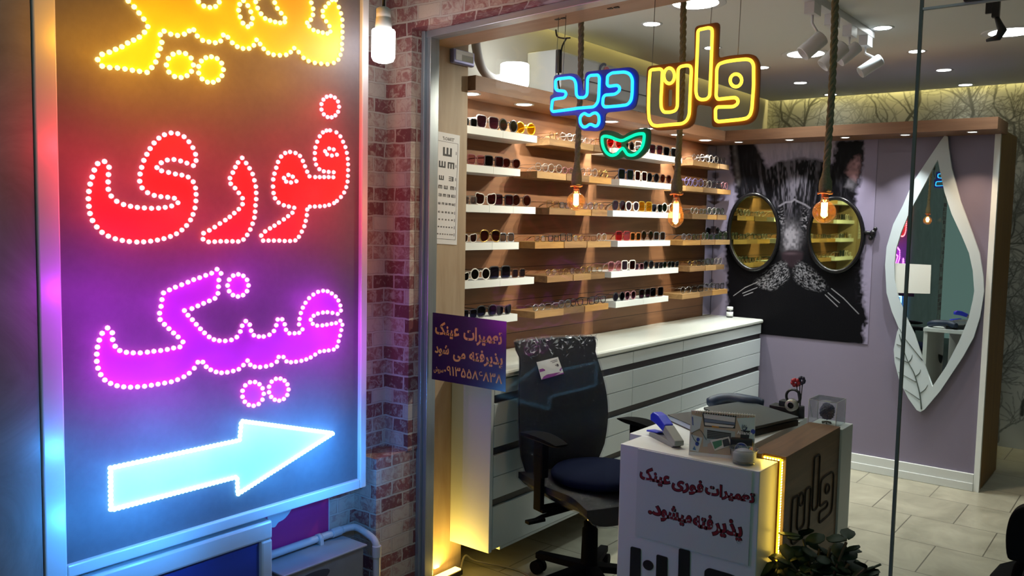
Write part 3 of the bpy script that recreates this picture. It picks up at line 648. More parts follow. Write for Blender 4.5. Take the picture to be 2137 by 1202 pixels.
# dark polished stone left of the sign
t = NT('dark_stone'); n = t.noise(t.coord(), 3, 6, .7, 1.0); t.bsdf(t.ramp(n, [(.35, srgb('827a78')), (.62, srgb('9c9594')), (.8, srgb('aea8a8'))]), .35, 0, .5)
m = MB().box(-2.52, XP+.005, -.6, yl0-.004, 0, 3.0); struct(m.build('wall_stone', t.m))

# ------------------------------------------------------------------ neon signs hung inside the window
YN = 2.566
def n1(pts, s=3.339, ox=1130, oy=0, yv=None):
    out = []
    for x, y in pts:
        p = P(ox+x/s, oy+y/s, 1, yv or YN); out.append((p.x, p.z))
    return out
def fillet(pts, r=.006, n=3):
    out = []; m_ = len(pts)
    for i in range(m_):
        a, b, c = Vector(pts[i-1]), Vector(pts[i]), Vector(pts[(i+1) % m_])
        d1 = (a-b); d2 = (c-b); k = min(r, d1.length*.45, d2.length*.45)
        p, q = b+d1.normalized()*k, b+d2.normalized()*k
        for j in range(n+1):
            s = j/n; out.append(tuple(p*(1-s)**2+b*2*s*(1-s)+q*s*s))
    return out
N_NUN = [(757, 495), (768, 486), (828, 480), (843, 492), (838, 600), (832, 700), (835, 755), (852, 782), (900, 782), (935, 770), (947, 740), (949, 600), (952, 482), (968, 464), (1015, 455), (1040, 462), (1044, 490), (1036, 650), (1030, 800), (1012, 842), (980, 862), (900, 868), (800, 878), (770, 870), (750, 835), (745, 760), (749, 600)]
N_ALEF = [(1098, 207), (1165, 193), (1188, 200), (1190, 230), (1184, 400), (1176, 600), (1172, 670), (1150, 692), (1110, 695), (1085, 680), (1075, 640), (1080, 500), (1088, 300), (1090, 222)]
N_VAV = [(1235, 447), (1280, 430), (1350, 419), (1430, 412), (1460, 420), (1478, 450), (1478, 600), (1466, 760), (1455, 800), (1433, 823), (1390, 832), (1230, 848), (1213, 835), (1212, 765), (1224, 746), (1340, 743), (1368, 722), (1370, 695), (1350, 679), (1290, 685), (1228, 692), (1216, 670), (1219, 600), (1221, 480)]
N_DAL = [(466, 525), (490, 508), (580, 501), (615, 514), (634, 550), (632, 650), (625, 700), (600, 730), (540, 738), (440, 746), (426, 730), (429, 682), (442, 662), (515, 656), (543, 632), (545, 608), (528, 594), (470, 602), (457, 590), (460, 535)]
N_YD = [(98, 562), (112, 550), (200, 540), (228, 552), (240, 582), (243, 660), (256, 680), (298, 680), (318, 660), (321, 545), (337, 526), (393, 522), (404, 540), (400, 660), (394, 710), (368, 745), (250, 754), (220, 760), (80, 778), (69, 765), (76, 700), (92, 690), (160, 681), (173, 655), (163, 636), (108, 630), (97, 615)]
N_DOTS = [(280, 800), (300, 788), (320, 802), (337, 805), (355, 790), (380, 785), (400, 805), (402, 850), (390, 875), (375, 880), (350, 868), (335, 866), (310, 885), (290, 885), (270, 860), (268, 820)]
B_Y = [(730, 460), (1060, 420), (1062, 180), (1237, 150), (1226, 405), (1290, 387), (1440, 372), (1490, 385), (1520, 440), (1515, 600), (1505, 780), (1480, 840), (1430, 868), (1180, 888), (1183, 740), (1135, 735), (1075, 725), (1070, 800), (1055, 865), (1015, 895), (900, 905), (800, 910), (745, 880), (722, 800), (724, 600)]
B_B = [(78, 522), (205, 508), (250, 520), (273, 560), (279, 620), (291, 635), (297, 500), (420, 485), (610, 465), (650, 480), (670, 520), (665, 680), (650, 740), (620, 765), (436, 784), (435, 860), (420, 897), (380, 915), (330, 910), (280, 910), (250, 880), (245, 800), (55, 810), (53, 665), (76, 655)]
G_T = [(690, 185), (760, 190), (850, 225), (905, 230), (960, 205), (1050, 165), (1120, 155), (1145, 170), (1135, 260), (1110, 320), (1060, 375), (1010, 395), (960, 385), (930, 345), (905, 318), (870, 345), (830, 385), (770, 395), (715, 355), (685, 290), (675, 220)]
G_B = [(640, 150), (690, 118), (770, 120), (850, 145), (905, 175), (960, 140), (1060, 105), (1190, 95), (1205, 200), (1190, 310), (1120, 400), (1040, 440), (950, 440), (905, 412), (860, 435), (770, 445), (700, 410), (650, 330), (632, 240)]
G_H = [[(712, 215), (800, 215), (870, 250), (880, 290), (850, 340), (790, 370), (740, 350), (712, 290)], [(940, 252), (1040, 205), (1112, 195), (1110, 250), (1080, 320), (1030, 355), (980, 340), (938, 300)]]
def neon(name, label, back, loops, holes, tube_col, strength, backcol, r, light_col, lp, hang, YN=YN):
    cx = sum(p[0] for p in back)/len(back); cz = min(p[1] for p in back)
    o = thing(name, label, 'neon sign', (cx, YN, cz), 'neon signs in the window')
    add_flat('backing', [fillet(back, .015, 3)]+holes, lambda a, b: (a, YN+.006, b), (0, .006, 0), mat(name+'_board', backcol, .4, vary=.02), o)
    tm = emit(name+'_glow', tube_col, strength)
    for l in loops:
        MB().tube([(a, YN, b) for a, b in l], r, 8, True).build('neon_tube', tm, o)
    for p in lp: point('glow', (p[0], YN-.05, p[1]), .05, light_col, .02, o)
    m = MB()
    for x, z in hang: m.tube([(x, YN+.009, z), (x, YN+.02, zh(x)+.02)], .0012, 5)
    m.build('hanging_wire', mat('thin_wire', '9a9a94', .3, .6), o)
    return o
lN, lA, lV = (fillet(n1(q), .012) for q in (N_NUN, N_ALEF, N_VAV))
dN = n1(ring(890, 528, 37, 54)); dV = n1(ring(1355, 560, 40, 44))
slot = fillet(n1([(878, 625), (905, 622), (902, 738), (876, 740)]), .005)
neon('yellow_neon_sign', 'yellow neon lettering on dark board hanging in the window', n1(B_Y), [lN, lA, lV, dN, dV], [lN, lA, lV, dN, slot], (1, .50, .035), 3.6, '7a4a22', .0054, (1, .6, .1), [n1([q])[0] for q in ((880, 700), (1135, 450), (1340, 640))], [(n1([(1170, 160)])[0][0], n1([(1170, 160)])[0][1]), n1([(1360, 385)])[0]])
lD, lY, lO = (fillet(n1(q), .012) for q in (N_DAL, N_YD, N_DOTS))
neon('blue_neon_sign', 'blue neon lettering on dark blue board hanging in the window', n1(B_B), [lD, lY, lO], [lD, lY, lO], (.02, .36, 1), 3.2, '2a36a8', .0054, (.05, .35, 1), [n1([q])[0] for q in ((530, 690), (200, 640), (330, 840))], [n1([(90, 525)])[0], n1([(140, 520)])[0]])
gt = smooth_loop(n1(G_T, 5.3425, 1130, 250, YN+.018), 3); gb = smooth_loop(n1(G_B, 5.3425, 1130, 250, YN+.018), 3)
neon('green_neon_sign', 'green neon spectacles on dark green board below the lettering', gb, [gt], [smooth_loop(n1(h, 5.3425, 1130, 250, YN+.018), 3) for h in G_H], (.005, .85, .42), 1.5, '1f5a46', .0054, (.05, 1, .5), [n1([(905, 300)], 5.3425, 1130, 250, YN+.018)[0]], [n1([(1190, 100)], 5.3425, 1130, 250, YN+.018)[0]], YN+.018)
# black power lead of the blue sign
q = [P(x, y, 1, YN+.05) for x, y in ((1160, 62), (1163, 76), (1176, 80), (1190, 79))]; q2_ = [P(x, y, 1, YN+.05) for x, y in ((1182, 80), (1174, 95), (1171, 108), (1168, 130), (1165, 165), (1168, 190))]
pw = thing('power_lead', 'black power lead hanging above the blue neon sign', 'cable', tuple(q2_[-1]))
MB().tube(smooth_loop([tuple(p) for p in q], 4, False), .003, 6).tube(smooth_loop([tuple(p) for p in q2_], 4, False), .003, 6).build('cable', BLACKP, pw)
MB().obb(P(1166, 128, 1, YN+.05), (.010, 0, 0), (0, .008, 0), (0, 0, .042)).build('transformer', BLACKP, pw, .003)

# ------------------------------------------------------------------ rope pendants
YR = 2.755
ROPE = mat('hemp_rope', '8d8368', .9, vary=.15, scale=60)
t = NT('hemp_twist'); tcw = t.n('ShaderNodeTexCoord'); wv = t.noise(tcw.outputs['Object'], 160, 3); b = t.bsdf(t.mix(wv, srgb('6f674f'), srgb('a39a7e')), .95, 0, .1); ROPE = t.m
AMBER = glass('amber_bulb', (1, .86, .62), .12, 0, 'e6a95c', .025)
COPPER = mat('copper', 'c2704a', .3, .8)
FIL = emit('filament', (1, .55, .2), 40)
def rope_lamp(px, y_tie, y_cap, kind, label):
    q = P(px, y_cap, 1, YR); x, z = q.x, q.z; sc_ = (q-CAM).dot(fwd)/F
    top = ZC if px > 1300 else ZC
    xt = x+.0
    o = thing('rope_pendant', label, 'pendant lamp', (x, YR, z-.11), 'rope pendant lamps with amber bulbs')
    zt_ = P(px, y_tie, 1, YR).z
    m = MB(); R = .0088; n = int((top-zt_)/.004)
    for s in range(3):
        pts = []
        for i in range(n+1):
            zz = zt_+(top-zt_)*i/n; a = (zz-zt_)/.075*2*math.pi+s*2*math.pi/3
            sway = .006*math.sin((zz-zt_)*5)
            pts.append((xt+sway+R*.62*math.cos(a), YR+R*.62*math.sin(a), zz))
        m.tube(pts, R*.72, 8)
    m.build('rope', ROPE, o)
    prof = [(R*1.15, zt_-z+.03), (R*1.2, zt_-z+.005), (R*1.55, (zt_-z)*.8), (.0195, (zt_-z)*.55), (.0205, (zt_-z)*.3), (.0195, .003), (0, .003)]
    MB().lathe(prof, (x, YR, z), seg=18).build('rope_wrap', ROPE, o)
    rim = []
    for i in range(24):
        a = 2*math.pi*i/24; rim.append((x+.0215*math.cos(a), YR+.0215*math.sin(a), z+.0015*math.sin(a*3)))
    MB().tube(rim, .003, 6, True).build('rim', mat('orange_rim', 'c9744a', .6), o)
    MB().lathe([(.011, .004), (.0115, -.004), (.0105, -.010), (.0115, -.014), (0, -.014)], (x, YR, z), seg=16).build('socket', COPPER, o)
    if kind == 'globe':
        r = .036; zc = -.012-.0115-r
        pr = [(.0105, -.012), (.0115, -.018)]+[(r*math.sin(math.radians(d)), zc+r*math.cos(math.radians(d))) for d in range(22, 181, 12)]+[(0, zc-r)]
    else:
        pr = [(.0105, -.010), (.0135, -.022), (.020, -.045), (.0265, -.068), (.0285, -.085), (.026, -.098), (.018, -.109), (.008, -.116), (0, -.119)]
    MB().lathe(pr, (x, YR, z), seg=28).build('bulb', AMBER, o)
    f = MB(); n = 7; zf0, zf1 = (-.030, -.072) if kind == 'globe' else (-.034, -.098)
    pts = []
    for i in range(n*2+1):
        a = math.pi*i+math.pi*2*i/(n*2)*.5; rr_ = .0085
        aa = 2*math.pi*(i//2)/n
        pts.append((x+rr_*math.cos(aa), YR+rr_*math.sin(aa), z+(zf0 if i % 4 in (0, 3) else zf1)))
    f.tube(pts, .0013, 5)
    hx = []
    for i in range(60):
        a = i/60*2*math.pi*7; hx.append((x+.0075*math.cos(a), YR+.0075*math.sin(a), z+zf0+(zf1-zf0)*i/59))
    f.tube(hx, .0014, 5); f.build('filament', FIL, o)
    MB().tube([(x, YR, z-.012), (x, YR, z+zf0)], .0022, 6).build('stem', COPPER, o)
    point('lamp', (x, YR, z+(zf0+zf1)/2), L_BULB, (1, .56, .22), .012, o)
rope_lamp(1203, 342, 388, 'globe', 'rope pendant with round amber globe bulb, leftmost of three')
rope_lamp(1412, 360, 405, 'drop', 'rope pendant with long drop shaped amber bulb, middle of three')
rope_lamp(1722, 358, 403, 'globe', 'rope pendant with round amber globe bulb in front of the cat print')

# ------------------------------------------------------------------ sticker on the glass, eye chart, pillar mirror
st = thing('window_sticker', 'dark purple sticker with gold Persian writing and phone number on the glass', 'sticker', (-2.2, YG-.006, .95))
YS = YG-.0065
c4 = [P(x, y, 1, YS) for x, y in ((903, 652), (1057, 671), (1055, 818), (901, 791))]
add_flat('sticker_sheet', [[(p.x, p.z) for p in c4]], lambda a, b: (a, YS, b), (0, .001, 0), mat('sticker_purple', '2a1638', .25, vary=.04), st)
GOLD = mat('sticker_gold', 'c9a544', .5, vary=.03)
def bil(u, v):          # sheet coordinates 0..1 from its top left
    a = c4[0].lerp(c4[1], u); b = c4[3].lerp(c4[2], u); q = a.lerp(b, v); return (q.x, YS-.0006, q.z)
def stick(words_, u0, u1, v0, v1, bold=.03):
    add_text('lettering', words_, lambda a, b: bil(a, b), (0, .0005, 0), (u0, u1, v1, v0), GOLD, st, bold)
stick(fa('تعمیرات'), .44, .95, .14, .40, .03); stick(fa('عینک'), .04, .38, .12, .36, .03)
stick(fa('پذیرفته'), .52, .96, .46, .70, .03); stick(fa('می'), .30, .47, .54, .68, .03); stick(fa('شود'), .04, .24, .46, .64, .03)
stick('۰۹۱۳۵۵۸۶۸۳۸', .175, .955, .75, .90, .012); stick(fa('سروش'), .03, .165, .80, .90, .012)

def pil(y, z, dx=0): return (-2.453+dx, y, z)
ec = thing('eye_chart', 'white paper eye chart with rows of E signs on the pillar', 'eye chart', (-2.453, 2.69, 1.44))
cc = [P(x, y, 0, -2.45) for x, y in ((908.5, 273), (959.5, 283), (953, 511), (903, 508))]
add_flat('sheet', [[(p.y, p.z) for p in cc]], lambda a, b: (-2.449, a, b), (-.0025, 0, 0), mat('chart_paper', 'dadbe2', .5, vary=.01), ec)
def eb(u, v): a = cc[0].lerp(cc[1], u); b = cc[3].lerp(cc[2], u); q = a.lerp(b, v); return (q.y, q.z)
INK = mat('ink', '23232b', .6)
def quad(u0, u1, v0, v1): return [eb(u0, v0), eb(u1, v0), eb(u1, v1), eb(u0, v1)]
add_flat('border', [quad(.09, .93, .078, .956), quad(.10, .92, .081, .953)], lambda a, b: (-2.4485, a, b), (-.001, 0, 0), INK, ec)
def esym(cu, cv, s, rot):      # rot 0 opens right, 1 up, 2 left, 3 down
    pts = [(-.5, -.5), (.5, -.5), (.5, -.3), (-.26, -.3), (-.26, -.1), (.5, -.1), (.5, .1), (-.26, .1), (-.26, .3), (.5, .3), (.5, .5), (-.5, .5)]
    for _ in range(rot): pts = [(y, -x) for x, y in pts]
    return [[eb(cu+x*s, cv+y*s*.215) for x, y in pts]]
E_ = []
for v, s, us in ((.168, .36, ((.50, 1),)), (.285, .27, ((.30, 1), (.66, 3))), (.405, .19, ((.28, 1), (.68, 2))), (.487, .15, ((.24, 3), (.47, 1), (.73, 3))), (.56, .12, ((.24, 2), (.42, 3), (.59, 2), (.77, 0))),
                 (.635, .09, ((.22, 1), (.37, 3), (.51, 1), (.65, 3), (.78, 1))), (.712, .075, ((.22, 0), (.36, 1), (.50, 3), (.63, 0), (.76, 2))), (.778, .06, ((.23, 1), (.37, 0), (.50, 1), (.63, 0), (.76, 3))),
                 (.845, .055, ((.21, 3), (.32, 1), (.43, 0), (.54, 3), (.65, 1), (.76, 2))), (.91, .05, ((.19, 0), (.29, 2), (.39, 3), (.49, 0), (.59, 0), (.69, 2), (.78, 3)))):
    for u, r in us: E_ += esym(u, v, s, r)
add_flat('chart_signs', E_, lambda a, b: (-2.4484, a, b), (-.001, 0, 0), INK, ec)
add_text('heading', '"E-CHARTS"', lambda a, b: (-2.4484,)+eb(a, b), (-.001, 0, 0), (.30, .76, .066, .036), INK, ec, .0)
mk = []
for v in (.168, .285, .405, .487, .56, .635, .712, .778, .845, .91): mk.append([eb(.85, v-.014), eb(.885, v-.014), eb(.885, v+.014), eb(.85, v+.014)])
add_flat('side_marks', mk, lambda a, b: (-2.4484, a, b), (-.001, 0, 0), mat('ink_grey', '8f90a0', .6), ec)
# small framed mirror at the top of the pillar
pm = [P(x, y, 0, -2.44) for x, y in ((947, 84), (988, 80), (986, 134), (943, 131))]
pmr = thing('pillar_mirror', 'small framed mirror with lilac rim at the top of the pillar', 'mirror', tuple(pm[3]))
y0, y1 = min(p.y for p in pm), max(p.y for p in pm); z0, z1 = min(p.z for p in pm), min(2.262, max(p.z for p in pm))
MB().box(-2.453, -2.43, y0, y1, z0, z1).build('frame', mat('lilac_rim', '8f93c8', .3, .3), pmr, .006)
MB().box(-2.4305, -2.428, y0+.012, y1-.012, z0+.014, z1-.004).build('glass', mirror('plain_mirror'), pmr)
# amber light bar on the floor by the pillar
lbq = thing('floor_light_bar', 'glowing amber light bar on the floor at the foot of the pillar', 'light', (-2.425, 2.66, 0))
MB().box(-2.445, -2.395, 2.57, 2.765, 0.0, .022).build('housing', BLACKP, lbq, .002)
MB().box(-2.437, -2.403, 2.575, 2.76, .022, .027).build('lit_strip', emit('amber_strip', (1, .55, .10), 9), lbq)
area('lamp', (-2.40, 2.66, .04), .03, 3.2, (1, .58, .09), 170, (.12, 0, 1), lbq, .17)
cbq = thing('floor_cable', 'thin grey cable running from the light bar over the floor', 'cable', (-2.3, 2.8, 0))
MB().tube(smooth_loop([(-2.42, 2.78, .02), (-2.43, 2.82, .06), (-2.40, 2.86, .03), (-2.25, 2.95, .005), (-2.1, 2.9, .005), (-2.0, 2.75, .005)], 5, False), .005, 6).build('cable', mat('grey_cable', '77736a', .6), cbq)

# ------------------------------------------------------------------ shelves and eyewear on the left wall
XF = -2.47; TH = .033
ZR = [1.927, 1.761, 1.587, 1.419, 1.249, 1.078]
ROW = ['top row', 'second row', 'third row', 'fourth row', 'fifth row', 'bottom row']
SHW = mat('shelf_white', 'e6ecee', .4, vary=.01)
SPAN = {'A': ((2.82, 3.345), (2.82, 3.218)), 'B': ((3.455, 4.0), (3.352, 4.04)), 'C': ((4.06, 4.86), (4.12, 4.74)), 'D': ((5.02, 5.55), (4.92, 5.61))}
SNAME = {'A': 'left white shelf', 'B': 'left wooden shelf', 'C': 'right white shelf', 'D': 'right wooden shelf'}
for i, z in enumerate(ZR):
    for c in 'ABCD':
        y0, y1 = SPAN[c][i % 2]
        if c in 'AC':
            m = MB(); k = 3 if i in (2,) else 2; g = .0008
            for j in range(k):
                a = y0+(y1-y0)*j/k; b = y0+(y1-y0)*(j+1)/k; m.box(XS, XF, a+(g if j else 0), b-(g if j < k-1 else 0), z, z+TH)
            o = m.build('display_shelf', SHW)
        else:
            m = MB(); k = 3; cuts = [0, .36, .66, 1] if i % 2 else [0, .42, .72, 1]
            for j in range(k):
                a = y0+(y1-y0)*cuts[j]; b = y0+(y1-y0)*cuts[j+1]; m.box(XS, XF+.004*((i+j) % 3-1), a, b, z, z+TH-.001*((i+j) % 2), j)
            o = m.build('display_shelf', [PLANKS[(i+j) % 4] for j in range(3)])
        tag(o, SNAME[c]+' on the wood wall, '+ROW[i], 'shelf', 'white display shelves' if c in 'AC' else 'wooden display shelves')

def outline(shape, n=28):
    w, h = {'round': (.050, .047), 'square': (.056, .048), 'cat': (.056, .048), 'aviator': (.058, .052), 'wayfarer': (.056, .044), 'oversize': (.060, .054), 'panto': (.050, .044), 'rect': (.054, .036), 'oval': (.052, .038)}[shape]
    ex = {'round': 2, 'square': 5, 'cat': 3, 'aviator': 2.6, 'wayfarer': 3.6, 'oversize': 4, 'panto': 2.4, 'rect': 5, 'oval': 2.2}[shape]
    pts = []
    for i in range(n):
        t = 2*math.pi*i/n; c, s = math.cos(t), math.sin(t)
        y = abs(c)**(2/ex)*math.copysign(1, c)*w/2; z = abs(s)**(2/ex)*math.copysign(1, s)*h/2
        if shape in ('cat',): z += .010*max(0, y/(w/2))*max(0, z/(h/2)); y *= 1+.10*z/(h/2)
        if shape in ('aviator', 'wayfarer', 'panto', 'oversize'): y *= 1+.10*z/(h/2)
        if shape == 'aviator': z -= .004*(y/(w/2)) if z < 0 else 0
        pts.append((y, z+h/2))
    return pts, w, h
_EW = {}
def eyewear_parts(shape, rf, gap=.018):
    key = (shape, rf)
    if key in _EW: return _EW[key]
    pts, w, h = outline(shape); cyy = w/2+gap/2
    fr = MB(); res = {}
    lo = min(z for _, z in pts)
    def loop(sgn): return [(0, sgn*(y+cyy), z-lo+rf) for y, z in pts]
    for sgn in (1, -1): fr.tube(loop(sgn), rf, 6 if rf < .002 else 8, True)
    hb = h*.72+rf
    fr.tube(smooth_loop([(0, -gap*.62, hb-.003), (.003, 0, hb+.003), (0, gap*.62, hb-.003)], 4, False), max(rf*.9, .0012), 6)
    for sgn in (1, -1): fr.tube([(0, sgn*(cyy+w/2-.002), hb+.002), (-.004, sgn*(cyy+w/2+.004), hb+.002)], max(rf*.9, .0013), 6)
    res['frame'] = fr; res['lens'] = []; res['temple'] = []
    for sgn in (1, -1):
        m = MB(); lp = loop(sgn); m.prism([(-.0008, y, z) for _, y, z in lp], (.0014, 0, 0)); res['lens'].append(m)
        m = MB(); ye = sgn*(cyy+w/2+.004); r = max(rf*.8, .0011)
        m.tube(smooth_loop([(-.004, ye, hb+.002), (-.05, ye*1.0, hb+.002), (-.092, ye*.97, hb), (-.118, ye*.93, hb-.014), (-.128, ye*.92, max(.006, hb-.034))], 3, False), r, 6); res['temple'].append(m)
    res['W'] = w*2+gap
    _EW[key] = res; return res
FRC = {'black': BLACKP, 'white': mat('frame_white', 'e3e0dc', .35, vary=.02), 'brown': mat('frame_brown', '5a3a2c', .35, vary=.3, scale=60), 'gold': mat('frame_gold', 'c9a25a', .25, .9), 'silver': mat('frame_silver', 'b9bcc2', .25, .9),
       'clear': glass('frame_clear', (.88, .86, .85), .10, .05, 'e8e0dc', .25), 'pink': glass('frame_pink', (.85, .55, .60), .1, .05, 'd99aa4', .4), 'purple': glass('frame_purple', (.6, .55, .85), .1, .05, '9a93cf', .4),
       'yellow': glass('frame_yellow', (.9, .75, .2), .1, .05, 'd8b53a', .4), 'tortoise': mat('frame_tortoise', '6b4326', .3, vary=.6, scale=90), 'grey': mat('frame_grey', '63666d', .35), 'red': mat('frame_red', '8e1c1c', .3), 'orange': mat('frame_orange', 'b8682a', .35, vary=.1), 'navy': mat('frame_navy', '23253f', .35)}
LNC = {'dark': glass('lens_dark', (.06, .06, .07), .05), 'brown': glass('lens_brown', (.24, .11, .09), .05), 'purple': glass('lens_purple', (.26, .14, .22), .06), 'yellow': glass('lens_yellow', (.92, .70, .06), .05), 'pink': glass('lens_pink', (.85, .58, .62), .06),
       'red': glass('lens_red', (.80, .05, .04), .05), 'green': glass('lens_green', (.10, .20, .14), .06), 'clear': glass('lens_clear', (.96, .97, .97), .10), 'navy': glass('lens_navy', (.13, .14, .26), .06), 'grey': glass('lens_grey', (.55, .56, .60), .07)}
_PM = {}
def eyewear(shape, fc, lc, y, z, label, group, width=None, rf=None, yaw=0, x=-2.488):
    sun = lc != 'clear'
    if rf is None: rf = .0026 if sun else .0011
    p = eyewear_parts(shape, rf); kind = 'sunglasses' if sun else 'eyeglasses'
    o = thing(kind, label, kind, (x, y, z), group, local=True); o.rotation_euler = (0, 0, yaw)
    s = 1.0 if width is None else max(.70, min(1.15, width/p['W'])); o.scale = (1, s, s)
    for pn, mk, mm in (('frame', [p['frame']], FRC[fc]), ('lens', p['lens'], LNC[lc]), ('temple', p['temple'], FRC[fc])):
        for i, mb in enumerate(mk):
            key = (shape, rf, pn, i, fc if pn != 'lens' else lc)
            if key in _PM:
                c = _PM[key].copy(); COL.objects.link(c)
            else:
                c = mb.build(pn, mm); _PM[key] = c
            c.parent = o; c.location = (0, 0, 0)
            c.matrix_parent_inverse = Matrix.Identity(4)
NTH = ['first', 'second', 'third', 'fourth', 'fifth', 'sixth', 'seventh', 'eighth']
CN = {'dark': 'dark', 'brown': 'brown', 'purple': 'purple', 'yellow': 'yellow', 'pink': 'pink', 'red': 'red', 'green': 'green', 'navy': 'navy', 'grey': 'grey', 'clear': 'clear'}
SN = {'round': 'round', 'square': 'square', 'cat': 'cat-eye', 'aviator': 'aviator', 'wayfarer': 'wide', 'oversize': 'oversized', 'panto': 'rounded', 'rect': 'rectangular', 'oval': 'oval'}
def yat(px): return P(px, 480, 0, -2.488).y
SUN = {
 'A': [[('square', 'black', 'dark', 970, 983), ('oversize', 'clear', 'purple', 993, 1034), ('round', 'black', 'dark', 1038, 1075), ('round', 'yellow', 'yellow', 1075, 1110)],
       [('oversize', 'pink', 'pink', 974, 1008), ('square', 'black', 'dark', 1010, 1046), ('panto', 'brown', 'brown', 1048, 1080)],
       [('square', 'clear', 'grey', 968, 990), ('cat', 'white', 'brown', 993, 1031), ('square', 'black', 'purple', 1031, 1068), ('round', 'brown', 'brown', 1069, 1104)],
       [('cat', 'white', 'brown', 964, 993), ('aviator', 'gold', 'brown', 1003, 1042), ('square', 'silver', 'grey', 1043, 1073)],
       [('cat', 'white', 'dark', 952, 976), ('round', 'white', 'dark', 985, 1022), ('square', 'black', 'navy', 1023, 1066), ('square', 'tortoise', 'brown', 1070, 1098)],
       [('oversize', 'navy', 'navy', 966, 997), ('panto', 'black', 'navy', 999, 1038), ('cat', 'black', 'dark', 1039, 1070)]],
 'C': [[('round', 'red', 'red', 1262, 1293), ('round', 'black', 'dark', 1296, 1318), ('square', 'white', 'grey', 1321, 1348), ('oversize', 'black', 'purple', 1352, 1375), ('wayfarer', 'black', 'dark', 1376, 1410)],
       [('square', 'navy', 'green', 1288, 1317), ('square', 'white', 'brown', 1321, 1347), ('round', 'black', 'dark', 1348, 1370), ('panto', 'brown', 'brown', 1373, 1398)],
       [('aviator', 'black', 'brown', 1277, 1303), ('panto', 'white', 'brown', 1305, 1331), ('square', 'yellow', 'yellow', 1332, 1358), ('oversize', 'silver', 'dark', 1360, 1379), ('round', 'white', 'dark', 1380, 1405)],
       [('square', 'red', 'red', 1287, 1313), ('square', 'orange', 'brown', 1316, 1337), ('round', 'brown', 'brown', 1338, 1364), ('square', 'grey', 'purple', 1366, 1387)],
       [('aviator', 'pink', 'pink', 1272, 1298), ('square', 'white', 'brown', 1300, 1327), ('square', 'pink', 'purple', 1328, 1344), ('panto', 'black', 'dark', 1345, 1366), ('square', 'black', 'dark', 1369, 1385), ('round', 'black', 'green', 1387, 1402), ('cat', 'black', 'dark', 1404, 1418)],
       [('round', 'black', 'dark', 1284, 1307), ('panto', 'pink', 'purple', 1308, 1331), ('oversize', 'black', 'purple', 1338, 1361), ('square', 'brown', 'dark', 1362, 1387)]]}
for c, rows in SUN.items():
    for i, row in enumerate(rows):
        for j, (shape, fc, lc, a, b) in enumerate(row):
            ya, yb = yat(a), yat(b)
            lab = '%s %s sunglasses with %s lenses, %s on the %s, %s' % (fc, SN[shape], CN[lc], NTH[j], SNAME[c], ROW[i])
            eyewear(shape, fc, lc, (ya+yb)/2, ZR[i]+TH, lab, 'sunglasses on the white shelves', yb-ya, None, random.uniform(-.10, .06))
OPT = {
 'B': [[('oval', 'gold'), ('panto', 'clear'), ('round', 'silver'), ('rect', 'clear'), ('round', 'gold')],
       [('panto', 'clear'), ('round', 'clear'), ('oval', 'pink'), ('panto', 'silver'), ('round', 'clear'), ('round', 'gold')],
       [('square', 'gold'), ('rect', 'black'), ('oval', 'gold'), ('panto', 'silver'), ('round', 'gold')],
       [('rect', 'gold'), ('rect', 'black'), ('square', 'black'), ('oval', 'gold'), ('rect', 'brown'), ('panto', 'clear')],
       [('oval', 'gold'), ('rect', 'gold'), ('oval', 'brown'), ('panto', 'gold'), ('rect', 'gold')],
       [('oval', 'silver'), ('rect', 'silver'), ('panto', 'grey'), ('panto', 'black'), ('square', 'black'), ('panto', 'black')]],
 'D': [[('oval', 'silver'), ('panto', 'clear'), ('round', 'clear'), ('round', 'silver')],
       [('round', 'purple'), ('round', 'purple'), ('panto', 'clear'), ('square', 'black'), ('panto', 'pink')],
       [('oval', 'clear'), ('rect', 'grey'), ('panto', 'clear'), ('panto', 'black')],
       [('oval', 'grey'), ('rect', 'black'), ('panto', 'grey'), ('rect', 'navy'), ('square', 'black')],
       [('oval', 'gold'), ('rect', 'black'), ('panto', 'black'), ('panto', 'clear')],
       [('oval', 'silver'), ('rect', 'black'), ('panto', 'grey'), ('rect', 'black')]]}
for c, rows in OPT.items():
    for i, row in enumerate(rows):
        y0, y1 = SPAN[c][i % 2]; n = len(row); st_ = (y1-y0-.01)/n
        for j, (shape, fc) in enumerate(row):
            lab = '%s %s eyeglasses with clear lenses, %s on the %s, %s' % (fc, SN[shape], NTH[j], SNAME[c], ROW[i])
            w_ = min(.130, st_*.90)
            dark = fc in ('black', 'brown', 'navy', 'grey')
            eyewear(shape, fc, 'clear', y0+.005+st_*(j+.5), ZR[i]+TH, lab, 'eyeglasses on the wooden shelves', w_, .0024 if fc in ('clear', 'pink', 'purple', 'black') else .0016, random.uniform(-.12, .12))

# ------------------------------------------------------------------ drawer cabinet and worktop
XC = -2.23
cab = thing('drawer_cabinet', 'long white wall cabinet with drawers and dark grip strips', 'cabinet', (-2.42, 4.2, .145))
CABW = mat('cabinet_white', 'ccd5d9', .35, vary=.01)
MB().box(XS+.02, XC-.022, 2.817, YC-.002, .15, .885).build('carcass', DARK, cab)
MB().box(-2.452, XC, 2.738, 2.758, .145, .885).box(-2.452, XC-.024, 2.758, 2.84, .15, .885).build('side_panel', CABW, cab, .002)
MB().box(XS+.02, XC-.004, 2.817, YC-.002, .138, .15).build('bottom_panel', CABW, cab)
cols = [2.759, 3.912, 4.485, YC-.004]
strips = [(.785, .818), (.562, .594), (.340, .370)]
rows_ = [(.82, .882), (.690, .783), (.596, .687), (.470, .560), (.373, .467), (.153, .338)]
for j in range(3):
    for (a, b) in rows_:
        MB().box(XC-.022, XC, cols[j]+.002, cols[j+1]-.002, a, b).build('drawer', CABW, cab, .0015)
